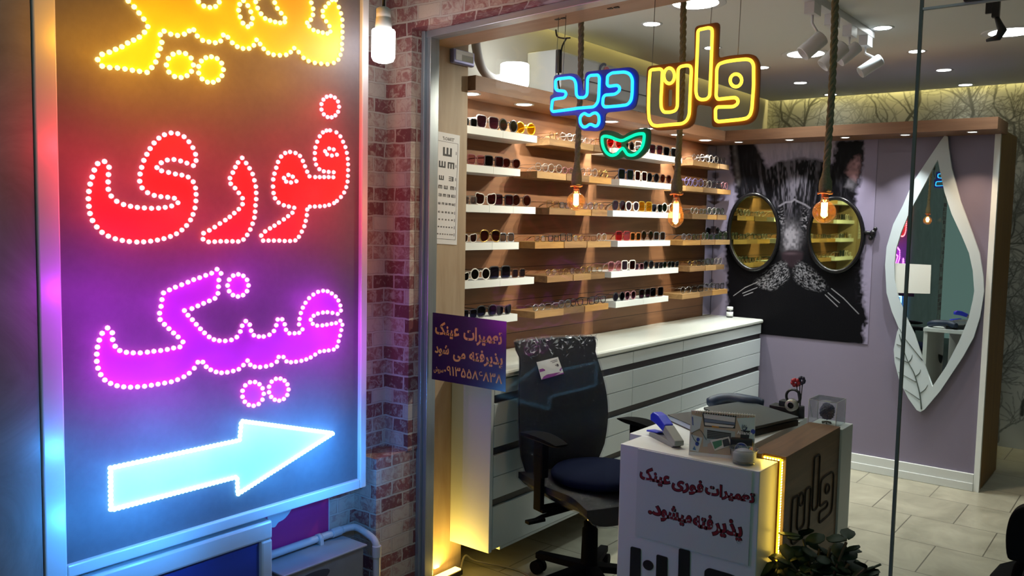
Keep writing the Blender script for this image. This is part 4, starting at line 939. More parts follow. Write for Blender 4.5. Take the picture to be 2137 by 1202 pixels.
for a, b in strips: MB().box(XC-.03, XC-.012, 2.759, YC-.004, a, b).build('grip_strip', DARK, cab)
wt = MB(); pr = []
prof = [(XS, .887), (XC-.008, .887), (XC+.006, .889), (XC+.011, .896), (XC+.011, .907), (XC+.006, .914), (XC-.008, .916), (XS, .916)]
wt.prism([(x, 2.816, z) for x, z in prof], (0, YC-.002-2.816, 0)); wt.prism([(max(x, -2.452), 2.734, z) for x, z in prof], (0, .082, 0))
o = wt.build('worktop', mat('worktop_cream', 'c9ccc6', .22, vary=.01), None); tag(o, 'glossy cream worktop running along the white drawer cabinet', 'worktop')
jp = Vector((CAM.x+(P(1523, 650, 2, .916)-CAM).x*(YC-.07)/(P(1523, 650, 2, .916)).y, YC-.07, .916))
ja = thing('medicine_jar', 'small dark jar with white lid and label on the worktop end', 'jar', tuple(jp))
MB().lathe([(0, 0), (.021, 0), (.023, .003), (.023, .045), (.018, .052), (0, .052)], jp, seg=20).build('jar', mat('jar_glass', '1c1d22', .2), ja)
MB().lathe([(.0234, .010), (.0234, .040), (.0231, .040), (.0231, .010)], jp, seg=20).build('paper_label', mat('jar_label', 'c9cccb', .6), ja)
MB().lathe([(.0205, .052), (.0215, .053), (.0215, .072), (.019, .074), (0, .074)], jp, seg=20).build('lid', WHITE, ja)

# ------------------------------------------------------------------ air conditioner and its pipe on the upper wall
ya, yb = 3.60, 4.55; za, zb_ = 2.175, 2.435
a1 = P(1172, 105, 0, -2.56); a2 = P(1345, 225, 0, -2.56)
ya = a1.y; yb = ya+.92; zt_ = a1.z+.01; zb_ = zt_-.27
ac = thing('air_conditioner', 'white wall air conditioner behind the blue neon sign', 'air conditioner', (XU, (ya+yb)/2, zb_))
ACW = mat('ac_white', 'c4c6c8', .35, vary=.02)
pf = [(XU, zt_), (-2.60, zt_), (-2.565, zt_-.02), (-2.558, zt_-.19), (-2.585, zt_-.225), (-2.64, zb_), (XU, zb_)]
MB().prism([(x, ya, z) for x, z in pf], (0, yb-ya, 0)).build('body', ACW, ac, .006)
m = MB(); m.obb((-2.607, (ya+yb)/2, zt_-.247), (.026, 0, .022), (0, (yb-ya)/2-.05, 0), (-.004, 0, .005)); m.build('louvre_gap', mat('ac_dark', '3f424d', .5), ac)
m = MB()
for k in range(9): m.obb((-2.595+.0, ya+.1+k*.09, zt_-.243), (.018, 0, .014), (0, .004, 0), (-.004, 0, .005))
m.obb((-2.600, (ya+yb)/2, zt_-.236), (.003, 0, .002), (0, (yb-ya)/2-.05, 0), (-.003, 0, .004)); m.build('louvre', ACW, ac)
MB().box(-2.5585, -2.5565, ya+.02, yb-.02, zt_-.132, zt_-.128).build('seam', mat('ac_dark', ''), ac)
def sw(cy, cz, r0, r1, a0, a1, n=14):
    return [(cy+r1*math.cos(math.radians(a0+(a1-a0)*i/n)), cz+r1*math.sin(math.radians(a0+(a1-a0)*i/n))) for i in range(n+1)]+[(cy+r0*math.cos(math.radians(a1-(a1-a0)*i/n))+.004, cz+r0*math.sin(math.radians(a1-(a1-a0)*i/n))-.003) for i in range(n+1)]
lq = P(1262, 142, 0, -2.556)
add_flat('emblem', [sw(lq.y, lq.z-.022, .040, .050, 70, 185)], lambda a, b: (-2.5572, a, b), (-.002, 0, 0), mat('emblem_navy', '2b2f52', .4), ac)
add_flat('emblem', [sw(lq.y+.028, lq.z-.024, .024, .036, 55, 185)], lambda a, b: (-2.5572, a, b), (-.002, 0, 0), mat('emblem_red', 'b8424e', .4), ac)
pp = [(977, 40), (987, 80), (990, 105), (995, 130), (1004, 152), (1018, 166), (1040, 176), (1070, 186)]
ap = thing('cooling_pipe', 'thick grey wrapped pipe curving down above the soffit beside the pillar', 'pipe', tuple(P(1040, 176, 0, -2.62)))
pts = [tuple(P(x+4, y-6, 0, -2.66)) for x, y in pp]; pts = [(x, y, max(z, 2.166+.024)) for x, y, z in pts]; pts.append((-2.66, ya-.01, 2.192))
MB().tube(smooth_loop(pts, 5, False), .022, 12).build('pipe', mat('pipe_wrap', '8f8c8c', .6, vary=.08, scale=30), ap)

# ------------------------------------------------------------------ cat print on the lilac wall (a flat printed picture)
rng = np.random.default_rng(3)
def vnoise(x, y, s):
    """smooth value noise"""
    xi = np.floor(x/s).astype(int); yi = np.floor(y/s).astype(int); fx = x/s-xi; fy = y/s-yi
    fx = fx*fx*(3-2*fx); fy = fy*fy*(3-2*fy)
    h = lambda a, b: ((np.sin(a*127.1+b*311.7)*43758.5453) % 1.0)
    return (h(xi, yi)*(1-fx)+h(xi+1, yi)*fx)*(1-fy)+(h(xi, yi+1)*(1-fx)+h(xi+1, yi+1)*fx)*fy
def inpoly(x, y, poly):
    ins = np.zeros(x.shape, bool); n = len(poly)
    for i in range(n):
        x0, y0 = poly[i]; x1, y1 = poly[(i+1) % n]
        if y0 == y1: continue
        c = ((y0 > y) != (y1 > y)) & (x < (x1-x0)*(y-y0)/(y1-y0)+x0)
        ins ^= c
    return ins
def sdfsoft(x, y, poly, soft):
    """soft membership: jittered average of the polygon test"""
    acc = np.zeros(x.shape)
    for k in range(10):
        a = k*2.399; r = soft*math.sqrt((k+.5)/10)
        acc += inpoly(x+r*math.cos(a), y+r*math.sin(a), poly)
    return acc/10
def cat_print(x, y):
    lin = lambda h: np.array(srgb(h)[:3])
    wob = (vnoise(x, y, 5)-.5)*7
    C = np.zeros(x.shape+(3,)); C[:] = lin('8f87a0')
    up = np.clip((345-y)/60, 0, 1)[..., None]; C = C*(1-up)+lin('a8a2b4')*up
    def put(m, colr):
        nonlocal C
        colr = colr if isinstance(colr, np.ndarray) else lin(colr)
        C = C*(1-m[..., None])+colr*m[..., None]
    # head with ears
    head = [(1519, 296), (1572, 296), (1582, 312), (1594, 332), (1601, 352), (1625, 338), (1660, 330), (1700, 331), (1736, 342), (1742, 318), (1745, 292), (1806, 290), (1804, 330), (1797, 365), (1789, 400), (1783, 430), (1792, 470), (1800, 540), (1799, 600), (1804, 640), (1813, 668), (1800, 690), (1806, 720), (1518, 720), (1516, 600), (1512, 520), (1522, 460), (1536, 420), (1533, 380), (1524, 345)]
    put(sdfsoft(x+wob, y+wob*.6, head, 5), '0d0c10')
    # ear rims and inner ear
    put(sdfsoft(x, y, [(1528, 300), (1536, 300), (1545, 380), (1541, 392), (1533, 370)], 4)*(.25+.55*vnoise(x, y, 7)), '6d6a70')
    put(sdfsoft(x+wob, y, [(1769, 345), (1792, 322), (1794, 350), (1786, 380), (1774, 372), (1766, 360)], 5)*(.4+.5*vnoise(x, y, 6)), 'b08890')
    put(sdfsoft(x+wob, y, [(1768, 372), (1786, 375), (1781, 398), (1764, 388)], 6)*(.2+.6*vnoise(x, y, 5)), '77737c')
    # streaky forehead fur
    st_ = vnoise(x+(y-330)*.12*np.sign(x-1660), y*.16, 4.0)*.6+vnoise(x, y*.25, 2.2)*.4
    fore = np.exp(-(((x-1662)/62)**2+((y-352)/52)**2)*1.2)
    put(np.clip(fore*1.2*np.clip((st_-.38)*1.8, 0, 1), 0, .5), '75717f')
    fore2 = np.exp(-(((x-1655)/85)**2+((y-400)/45)**2)*1.3)
    put(np.clip(fore2*np.clip((st_-.52)*2.6, 0, 1), 0, .5), '77727f')
    cheek = sdfsoft(x+wob, y, [(1790, 560), (1806, 560), (1810, 640), (1795, 640)], 9); put(cheek*np.clip((vnoise(x*.4, y, 3)-.4)*2, 0, 1)*.5, '55505e')
    # glasses bridge, nose bridge, nose
    for pts, wdt in (([(1626, 430), (1640, 422), (1652, 421), (1658, 416), (1664, 420), (1680, 427), (1690, 434)], 1.6),):
        for (ax, ay), (bx, by) in zip(pts, pts[1:]):
            L2 = (bx-ax)**2+(by-ay)**2; tt = np.clip(((x-ax)*(bx-ax)+(y-ay)*(by-ay))/L2, 0, 1); dd = np.hypot(x-ax-tt*(bx-ax), y-ay-tt*(by-ay))
            put(np.clip(1.6-dd/wdt, 0, 1)*.8, '77737d')
    nb = np.exp(-(((x-1651)/18)**2+((y-497)/30)**2)*1.3); put(np.clip(nb*1.4*(.3+vnoise(x, y*.6, 3)), 0, .9), '8a8690')
    for sx_ in (1629, 1680): put(np.exp(-(((x-sx_)/7)**2+((y-460)/24)**2))*np.clip((vnoise(x, y, 2.5)-.55)*4, 0, 1)*.8, '98949c')
    put(sdfsoft(x, y, [(1631, 527), (1645, 522), (1664, 522), (1676, 528), (1674, 542), (1660, 553), (1652, 560), (1643, 552), (1632, 541)], 3), '2a2026')
    put(np.exp(-(((x-1650)/14)**2+((y-529)/3)**2))*.5, '5d4d55')
    # muzzle hair
    ms = vnoise(x+(y-580)*.8*np.sign(1652-x), y+(x-1652)*.25*np.sign(x-1652), 2.4)
    for pl in ([(1640, 545), (1646, 575), (1636, 592), (1612, 606), (1588, 600), (1575, 592), (1597, 570), (1622, 550)], [(1663, 545), (1684, 554), (1706, 572), (1728, 600), (1712, 608), (1684, 602), (1664, 590), (1656, 572)]):
        put(sdfsoft(x+wob, y+wob*.5, pl, 5)*np.clip((ms-.34)*1.7, 0, 1)*.75, '95939b')
    # whiskers
    for pts in ([(1582, 588), (1555, 600), (1531, 617)], [(1580, 600), (1550, 612)], [(1571, 610), (1552, 617)], [(1735, 602), (1760, 622), (1792, 655)], [(1722, 615), (1748, 640)], [(1728, 611), (1752, 632)]):
        for (ax, ay), (bx, by) in zip(pts, pts[1:]):
            L2 = (bx-ax)**2+(by-ay)**2; tt = np.clip(((x-ax)*(bx-ax)+(y-ay)*(by-ay))/L2, 0, 1); dd = np.hypot(x-ax-tt*(bx-ax), y-ay-tt*(by-ay))
            put(np.clip(1.25-dd/.8, 0, 1)*.75, 'b5b2ba')
    # the print melts into lilac along its right side
    fade = np.clip((x-(1786+.06*np.clip(y-380, 0, 300)+(vnoise(x, y, 9)-.5)*14))/22, 0, 1)*(y > 300)
    fade = np.where((x > 1740) & (y < 400), np.clip((x-1801)/6, 0, 1), fade)
    put(fade, '8a8199')
    return C
YP = YC-.003
cp = thing('cat_poster', 'large printed picture of a black cat on the lilac wall', 'poster', (-2.1, YP, .82))
px0, px1 = XS+.014, P(1822, 500, 1, YP).x
NU, NV = 330, 400
U, V = np.meshgrid(np.linspace(0, 1, NU+1), np.linspace(0, 1, NV+1))
zl0, zl1 = P(1590, 697, 1, YP).z, 2.103
Xs = px0+(px1-px0)*U; Zs = zl0+(zl1-zl0)*V
A = np.array([rgt, upv, fwd]); D = np.stack([Xs, np.full_like(Xs, YP), Zs-1.55], -1); Q = D @ A.T
IX = W/2+F*Q[..., 0]/Q[..., 2]; IY = H/2-F*Q[..., 1]/Q[..., 2]
CC = cat_print(IX, IY)
me = bpy.data.meshes.new('print')
vs = np.stack([Xs, np.full_like(Xs, YP), Zs], -1).reshape(-1, 3)
idx = np.arange((NU+1)*(NV+1)).reshape(NV+1, NU+1)
fs = np.stack([idx[:-1, :-1], idx[:-1, 1:], idx[1:, 1:], idx[1:, :-1]], -1).reshape(-1, 4)
me.from_pydata(vs.tolist(), [], fs.tolist())
ca = me.color_attributes.new('ink', 'FLOAT_COLOR', 'POINT')
ca.data.foreach_set('color', np.concatenate([CC.reshape(-1, 3), np.ones((CC.size//3, 1))], 1).ravel().astype(np.float32))
t = NT('cat_ink'); at = t.n('ShaderNodeVertexColor'); at.layer_name = 'ink'; t.bsdf(at.outputs[0], .45, 0, .06)
me.materials.append(t.m); link('print', me, cp)
MB().box(px0, px1, YP+.0008, YC-.0004, zl0, zl1).build('backing', LILAC, cp)
# the two oval tinted mirrors worn by the cat
gg = thing('oval_mirrors', 'pair of oval yellow tinted mirrors set as glasses on the cat print', 'mirror', (-2.1, YC-.02, 1.24))
TINT = mirror('tinted_mirror', (.60, .66, .26), .02); RIM = mat('mirror_rim', '0d0c10', .3, spec=.4)
for (cx, cy_, rx, ry, k0) in ((1573, 484, 52, 79, 1501), (1744, 490, 57, 77, 1822)):
    pts = []
    for i in range(40):
        a = 2*math.pi*i/40; p = P(cx+rx*math.cos(a), cy_+ry*math.sin(a), 1, YC-.014); pts.append(p)
    MB().tube(pts, .0135, 8, True).build('rim', RIM, gg)
    ins = [p+Vector((0, .004, 0)) for p in pts]
    MB().prism(ins, (0, .006, 0)).build('mirror_glass', TINT, gg)
    kx = P(k0, 487, 1, YC-.014); s_ = -1 if k0 < 1600 else 1
    m = MB(); e_ = P(cx+s_*rx, 485, 1, YC-.014)
    m.tube([e_, kx], .012, 8); m.sphere(kx, .024, 12, 8, (.8, .8, 1)); m.sphere(kx+Vector((s_*.012, 0, .028)), .013, 10, 6); m.sphere(kx+Vector((-s_*.012, 0, -.03)), .014, 10, 6)
    m.build('side_knob', RIM, gg)

# ------------------------------------------------------------------ leaf shaped mirror
def wl(pts, yv): 
    out = []
    for x, y in pts: p = P(x, y, 1, yv); out.append((p.x, p.z))
    return out
LO = [(1978, 285), (1980, 310), (1986, 350), (2004, 419), (2029, 486), (2044, 528), (2052, 577), (2053.5, 607), (2051, 626), (2045, 662), (2032, 704), (2010, 744), (1986, 780), (1962, 816), (1929, 855), (1921, 859.5), (1913, 856), (1896, 832), (1877, 795), (1867, 756), (1865, 729), (1872, 693), (1875.5, 685), (1861, 650), (1850, 611), (1847, 553), (1850, 516), (1864, 468), (1884, 429), (1905, 380), (1935, 335), (1962, 295), (1971, 283)]
LI = [(1957, 333), (1962, 359), (1971, 401), (1986, 447), (2007, 492), (2022, 528), (2030, 565), (2033, 607), (2030, 626), (2021, 665), (2001, 713), (1974, 765), (1945.6, 807), (1936, 780), (1926, 753), (1908, 698), (1887, 654), (1874, 620), (1867, 583), (1866, 553), (1870, 519), (1881, 483), (1896, 447), (1914, 413), (1932, 380), (1950, 344)]
YL = YC-.028
lm = thing('leaf_mirror', 'white leaf shaped mirror on the lilac wall at right', 'mirror', (-1.18, YC, .43))
add_flat('leaf_frame', [wl(LO, YL), wl(LI, YL)], lambda a, b: (a, YL, b), (0, .024, 0), mat('leaf_white', 'c4d0d6', .4, vary=.01), lm)
ctr = Vector(wl([(1950, 570)], YL)[0])
inn = [tuple(ctr+(Vector(p)-ctr)*1.03) for p in wl(LI, YL)]
add_flat('mirror_glass', [inn], lambda a, b: (a, YL+.012, b), (0, .006, 0), mirror('leaf_glass', (.80, .84, .82), .008), lm)
vn = MB()
def vein(pts, r0=.0035):
    q = smooth_loop([tuple(P(x, y, 1, YL-.0005)) for x, y in pts], 4, False); n = len(q)
    vn.tube(q, [r0*(1-.7*i/n) for i in range(n)], 6)
vein([(1923, 854), (1919, 820), (1908, 780), (1895, 755), (1884, 725), (1876.5, 698)], .0045)
vein([(1925, 752), (1905, 727), (1887, 704), (1877, 685)], .003)
for q in ([(1895, 756), (1881, 750), (1869, 745)], [(1897, 755), (1902, 748), (1904, 740)], [(1912, 797), (1895, 788), (1874, 776)], [(1911, 785), (1919, 778), (1921, 771)], [(1919, 834), (1905, 824), (1888, 813)], [(1921, 820), (1931, 812), (1936, 803)], [(1882, 722), (1876, 720), (1871, 718)], [(1884, 718), (1880, 708), (1877, 697)]):
    vein(q, .003)
vn.build('vein', mat('leaf_vein', '4f5a58', .5), lm)
c4p = [P(x, y, 1, YL+.009) for x, y in ((1868, 549), (1943, 553), (1941, 613), (1869, 611))]
pa = thing('paper_note', 'blank white sheet of paper stuck on the leaf mirror', 'paper', tuple(c4p[3]))
add_flat('sheet', [[(p.x, p.z) for p in c4p]], lambda a, b: (a, YL+.009, b), (0, .0015, 0), mat('paper', 'd9dcd6', .7, vary=.01), pa)

# ------------------------------------------------------------------ office chair behind the desk
CH = Vector((-1.89, 2.995, 0)); cf = Vector((.948, -.318, 0)); cl_ = Vector((.318, .948, 0))
def C(a, b, z): return CH+cf*a+cl_*b+Vector((0, 0, z))
oc = thing('office_chair', 'black swivel office chair still wrapped in clear plastic, behind the white desk', 'chair', tuple(CH))
UPH = mat('chair_upholstery', '0c0d11', .75, spec=.12, vary=.1, scale=30); BASE = mat('chair_plastic', '0c0c0e', .8, spec=.04)
def backpt(u, v, t, grow=0):            # u across -1..1, v up 0..1, t 0 front 1 rear
    z = .46+.575*v; w = (.205+.035*math.sin(math.pi*min(1, v*1.15))+(.012 if v > .9 else 0)+grow)
    w *= 1-.10*max(0, (.16-v)/.16)
    a = -.215-.075*v+.04*math.sin(v*math.pi)+.03*u*u
    th = .055*(1-.25*v)+2*grow
    ed = (1-abs(u)**6)**.5
    return C(a+grow-(t)*th*max(.25, ed)-(1-max(.25, ed))*th*.3, u*w, z+(grow*2*(v-.5)))
def slab(fn, nu, nv):
    m = MB(); m.grid(lambda u, v: fn(u*2-1, v, 0), nu, nv); m.grid(lambda u, v: fn(u*2-1, v, 1), nu, nv)
    for uu in (-1, 1): m.grid(lambda u, v, uu=uu: fn(uu, v, u), 3, nv)
    for vv in (0, 1): m.grid(lambda u, v, vv=vv: fn(u*2-1, vv, v), nu, 3)
    return m
slab(backpt, 16, 18).build('backrest', UPH, oc)
FILM = glass('plastic_film', (.95, .95, .97), .03, .15, 'aab4c4', .01, 1.0, 55, .2)
fb = slab(lambda u, v, t: backpt(u, v, t, .006), 16, 18).build('plastic_cover', FILM, oc)
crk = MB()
for i in range(130):                     # crumpled film along the top edge, its whitish colour standing in for highlights
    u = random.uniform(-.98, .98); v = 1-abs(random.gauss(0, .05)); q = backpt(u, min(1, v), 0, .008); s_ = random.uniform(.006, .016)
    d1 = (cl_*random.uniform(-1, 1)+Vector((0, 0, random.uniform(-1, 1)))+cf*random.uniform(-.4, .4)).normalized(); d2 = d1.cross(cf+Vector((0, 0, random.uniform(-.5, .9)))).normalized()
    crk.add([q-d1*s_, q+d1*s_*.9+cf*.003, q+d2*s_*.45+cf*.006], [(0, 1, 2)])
crk.build('film_wrinkle_glint', glass('film_crumple_glint', (.9, .92, .95), .22, .12, 'cdd6e0', .45), oc)
lbp = [backpt(u_, v_, 0, .011) for u_, v_ in ((-.58, .835), (-.02, .855), (.06, .735), (-.48, .71))]
lbn = (lbp[1]-lbp[0]).cross(lbp[3]-lbp[0]).normalized(); lbn = lbn if lbn.dot(cf) > 0 else -lbn
def lbm(u, v, k=0): return lbp[0].lerp(lbp[1], u).lerp(lbp[3].lerp(lbp[2], u), v)+lbn*(.0012+.0004*k)
add_flat('label_card', [[(0, 0), (1, 0), (1, 1), (0, 1)]], lambda u, v: lbm(u, v), tuple(-lbn*.001), mat('card_white', 'd9dce2', .5), oc)['label'] = 'white and purple maker card under the film'
add_flat('label_print', [[(.0, 1), (.12, .86), (.3, .80), (.6, .84), (.8, .78), (1, .62), (1, .70), (.85, .9), (.6, .97), (1, .93), (1, 1)], [(.02, .42), (.50, .40), (.50, .58), (.02, .58)]], lambda u, v: lbm(u, v, 1), tuple(-lbn*.0004), mat('card_purple', '8b3f96', .5), oc)
add_flat('label_mark', [[(.54, .42), (.68, .40), (.68, .56), (.54, .56)], [(.72, .40), (.80, .40), (.80, .55), (.72, .55)]]+[[(.86+.05*math.cos(k_*.628), .45+.09*math.sin(k_*.628)) for k_ in range(10)]]+[[(.6, .14), (.92, .12), (.92, .15), (.6, .17)], [(.66, .22), (.92, .20), (.92, .23), (.66, .25)]], lambda u, v: lbm(u, v, 1), tuple(-lbn*.0004), mat('card_ink', '4a4652', .5), oc)
def seatpt(u, v, t, grow=0):
    a = -.215+.47*v; w = (.245-.02*abs(v-.5)*2+grow)
    z = .475-.02*math.sin(math.pi*v)*(1-u*u)-.05*max(0, v-.82)/.18*.6+.012*u*u
    th = .075+2*grow
    ed = max(.35, (1-abs(u)**5)**.5)
    return C(a+(grow*2*(v-.5)), u*w, z+grow-t*th*ed)
slab(seatpt, 14, 14).build('seat', UPH, oc)
slab(lambda u, v, t: seatpt(u, v, t, .006), 14, 14).build('plastic_cover', FILM, oc)
m = MB(); m.obb(C(.02, 0, .385), cf*.13, cl_*.10, (0, 0, .016)); m.obb(C(-.24, 0, .43), cf*.02, cl_*.03, (0, 0, .06)); m.obb(C(-.14, 0, .385), cf*.12, cl_*.03, (0, 0, .008)); m.build('mechanism', BASE, oc, .004)
m = MB(); m.tube([C(.03, -.10, .385), C(.03, -.27, .375), C(.05, -.33, .372)], .009, 8); m.obb(C(.05, -.32, .372), cf*.014, cl_*.04, (0, 0, .006)); m.build('lever', BASE, oc)
for sgn in (-1, 1):
    m = MB(); m.obb(C(-.01, sgn*.262, .50), cf*.026, cl_*.010, (0, 0, .115)); m.obb(C(-.01, sgn*.255, .60), cf*.032, cl_*.016, (0, 0, .075)); m.obb(C(0, sgn*.20, .392), cf*.03, cl_*.07, (0, 0, .008))
    arm = m.build('arm_post', BASE, oc, .004)
    p = MB()
    def padpt(u, v, t, sgn=sgn): 
        a = -.115+.25*v; w = .042*(1-.35*abs(v-.45)**1.5*2)*(1-.0*u)
        return C(a, sgn*.262+u*w, .70-.012*(2*v-1)**2-t*.03*(1-.55*u*u)*(1-.7*(2*v-1)**4))
    slab(padpt, 8, 12).build('arm_pad', BASE, arm)
m = MB(); m.cyl(C(0, 0, .22), C(0, 0, .40), .014, 16); m.build('gas_lift', mat('chrome', 'a8acb0', .2, .9), oc)
MB().lathe([(.020, .30), (.027, .295), (.027, .27), (.033, .265), (.036, .12), (.040, .10), (.040, .06), (0, .06)], tuple(CH), seg=20).build('lift_cover', BASE, oc)
for k in range(5):
    a = math.radians(72*k+36); d = Vector((math.cos(a), math.sin(a), 0)); n_ = Vector((-d.y, d.x, 0))
    m = MB(); m.prism([CH+d*.03+n_*.03+Vector((0, 0, .085)), CH+d*.03-n_*.03+Vector((0, 0, .085)), CH+d*.27-n_*.018+Vector((0, 0, .07)), CH+d*.27+n_*.018+Vector((0, 0, .07))], (0, 0, .028)); lg = m.build('leg', BASE, oc, .004)
    m = MB()
    for s_ in (-1, 1): m.cyl(CH+d*.265+n_*s_*.006+Vector((0, 0, .03)), CH+d*.265+n_*s_*.024+Vector((0, 0, .03)), .03, 16)
    m.tube([CH+d*.265+Vector((0, 0, .03)), CH+d*.265+Vector((0, 0, .08))], .007, 8); m.build('caster', BASE, lg)
cu_ = thing('seat_cushion', 'round dark navy cushion lying on the seat of the wrapped chair', 'cushion', tuple(C(.03, .02, .47)))
MB().lathe([(0, .0), (.17, .0), (.195, .012), (.20, .028), (.185, .045), (.12, .055), (0, .057)], C(.02, .02, .478), seg=32).build('cushion', mat('cushion_navy', '12172a', .9, spec=.03, vary=.1), cu_)

# ------------------------------------------------------------------ reception desk
DZ = .74
dk = thing('reception_desk', 'white reception desk with dark wood side block, amber LED edge and red Persian lettering', 'desk', (-1.3, 3.1, 0))
DW = mat('desk_white', 'd3dadc', .35, vary=.01)
dx0, dx1, dy0 = -1.585, -1.052, 2.705
m = MB(); m.box(dx0, dx1, dy0, 2.865, 0, DZ); m.build('front_unit', DW, dk, .0025)
MB().box(-1.64, -1.21, 2.866, 3.62, DZ-.03, DZ).build('tabletop', DW, dk, .002)
MB().box(-1.64, -1.61, 2.95, 3.60, 0, DZ-.03).build('side_panel', DW, dk)
wb = MB(); wb.box(-1.155, -1.030, 2.885, 3.478, 0, .756); wb.box(-1.155, -1.110, 2.866, 2.885, 0, .756); wb.build('wood_block', WOOD_DESK, dk, .0015)
MB().box(-1.16, -1.022, 3.479, 3.62, 0, .745).build('end_panel', DW, dk, .002)
fp = [P(x, y, 1, dy0-.006) for x, y in ((1331, 938), (1567, 988), (1561, 1184), (1328, 1115))]
fx0, fx1 = fp[0].x, fp[2].x; fz0, fz1 = (fp[2].z+fp[3].z)/2, DZ-.004
add_flat('front_panel', [[(fx0, fz0), (fx1, fz0), (fx1, fz1), (fx0, fz1)]], lambda a, b: (a, dy0-.006, b), (0, .0062, 0), mat('desk_panel', 'c4cfd0', .3, vary=.01), dk)
RED_ = mat('letter_red', '7d1526', .4, vary=.02); OUT_ = mat('letter_outline', '15131a', .5)
def dmap(a, b): return (a, dy0-.0066, b)
def px_xz(x, y): p = P(x, y, 1, dy0-.007); return (p.x, p.z)
def dletters(word, xl, xr, yt_l, yb_l):
    a0 = px_xz(xl, yt_l)[0]; a1 = px_xz(xr, yt_l)[0]
    w = a1-a0; zt_, zb_ = px_xz((xl+xr)/2, yt_l)[1], px_xz((xl+xr)/2, yb_l)[1]
    o1 = add_text('lettering', word, lambda a, b: (a, dy0-.0064, b), (0, .0006, 0), (a0-.003, a1+.003, zb_-.003, zt_+.003), OUT_, dk, .06)
    add_text('lettering', word, lambda a, b: (a, dy0-.0072, b), (0, .0006, 0), (a0, a1, zb_, zt_), RED_, dk, .03)
S4 = 1743/380
def d4(x0, x1, y0, y1): return (1280+x0/S4, 1280+x1/S4, 940+y0/S4, 940+y1/S4)
for word, b in ((fa('عینک'), d4(258, 545, 178, 330)), (fa('فوری'), d4(565, 862, 268, 415)), (fa('ات'), d4(885, 1040, 320, 432)), (fa('تعمیر'), d4(1040, 1352, 388, 502)),
                (fa('شود')[:0]+'.'+fa('د'), d4(338, 458, 525, 618)), (fa('میشو'), d4(460, 752, 545, 712)), (fa('فته'), d4(768, 955, 610, 748)), (fa('یر'), d4(950, 1080, 690, 828)), (fa('پذ'), d4(1085, 1235, 672, 880))):
    dletters(word, *b)
# cut of the big logo on the lower front
def dl_(pts): return [px_xz(1280+x/S4, 940+y/S4) for x, y in pts]
lg_ = [fillet(dl_([(160, 922), (256, 945), (250, 1330), (148, 1300)]), .006), fillet(dl_([(408, 998), (512, 1028), (508, 1330), (400, 1330)]), .006), fillet(dl_([(622, 940), (728, 966), (722, 1330), (612, 1330)]), .006),
       fillet(dl_([(868, 1150), (905, 1128), (1120, 1190), (1200, 1230), (1250, 1330), (1120, 1330), (1085, 1260), (980, 1235), (960, 1330), (862, 1330)]), .008),
       [px_xz(1280+(327+49*math.cos(a))/S4, 940+(1102+47*math.sin(a)+12*math.cos(a))/S4) for a in [2*math.pi*i/24 for i in range(24)]]]
add_flat('logo', lg_, lambda a, b: (a, dy0-.004, b), (0, .0045, 0), mat('logo_black', '101216', .4), dk)
# engraved letters on the wood face
xf = -1.030
ax0, ax1 = n1([(722, 600)])[0][0], n1([(1520, 440)])[0][0]; az0, az1 = n1([(900, 908)])[0][1], n1([(1237, 150)])[0][1]
def eng(l): return [(xf+.0005, 2.94+(a-ax0)/(ax1-ax0)*.50, .40+(b-az0)/(az1-az0)*.31) for a, b in l]
gv = MB()
for l in (lN, lA, lV, dV, dN): gv.tube(eng(l), .0045, 6, True)
gv.build('engraved_letters', mat('engraving', '2a1d15', .7), dk)
# amber strip in the groove
AMB = emit('amber_led', (1, .56, .03), 7)
sp = MB(); sp.box(-1.108, -1.048, 2.872, 2.884, DZ+.001, DZ+.008)
sp.box(-1.047, -1.041, 2.868, 2.884, .0, DZ+.006); sp.build('led_strip', emit('amber_base', (1, .50, .02), 2.2), dk)
dm = MB()
for i in range(74): z = DZ-.006-i*.0098; dm.box(-1.0415, -1.0395, 2.872, 2.879, z, z+.0052)
for i in range(6): x = -1.104+i*.0098; dm.box(x, x+.0052, 2.8705, 2.872, DZ+.002, DZ+.007)
o = dm.build('led_diodes', emit('amber_diode', (1, .72, .16), 16), dk)
area('strip_light', (-1.030, 2.862, .38), .02, .28, (1, .60, .06), 170, (.25, -1, 0), dk, .7)
area('strip_light', (-1.08, 2.865, DZ+.02), .06, .10, (1, .60, .06), 170, (0, -1, .1), dk, .008)

# ------------------------------------------------------------------ things on the desk
def at(x, y, z=DZ): return P(x, y, 2, z)
# blue and grey tape dispenser / stapler
a = Vector((-1.55, 2.895, DZ)); b = Vector((-1.37, 2.775, DZ)); u = (b-a).normalized(); w_ = Vector((-u.y, u.x, 0))
sp_ = thing('stapler', 'blue and grey desk stapler, jaws open, beside the calendar', 'stapler', tuple((a+b)/2))
def sl(pts, hw): return [a+u*s+Vector((0, 0, z))-w_*hw for s, z in pts], w_*2*hw
q, e = sl([(-.005, .0), (.17, 0), (.19, .012), (.16, .018), (.03, .020), (-.005, .014)], .020); MB().prism(q, e).build('base', mat('stapler_grey', '8c9290', .4), sp_, .003)
q, e = sl([(.0, .085), (.02, .098), (.06, .094), (.115, .070), (.10, .042), (.05, .056), (.0, .062)], .019); MB().prism(q, e).build('handle', mat('stapler_blue', '2a3bd0', .35), sp_, .004)
q, e = sl([(.117, .068), (.195, .028), (.195, .010), (.165, .008), (.10, .040)], .019); MB().prism(q, e).build('head', mat('stapler_grey', ''), sp_, .003)
q, e = sl([(-.03, .010), (.06, .026), (.06, .030), (-.028, .018)], .018); MB().prism(q, e).build('base_pad', mat('stapler_blue', ''), sp_, .002)
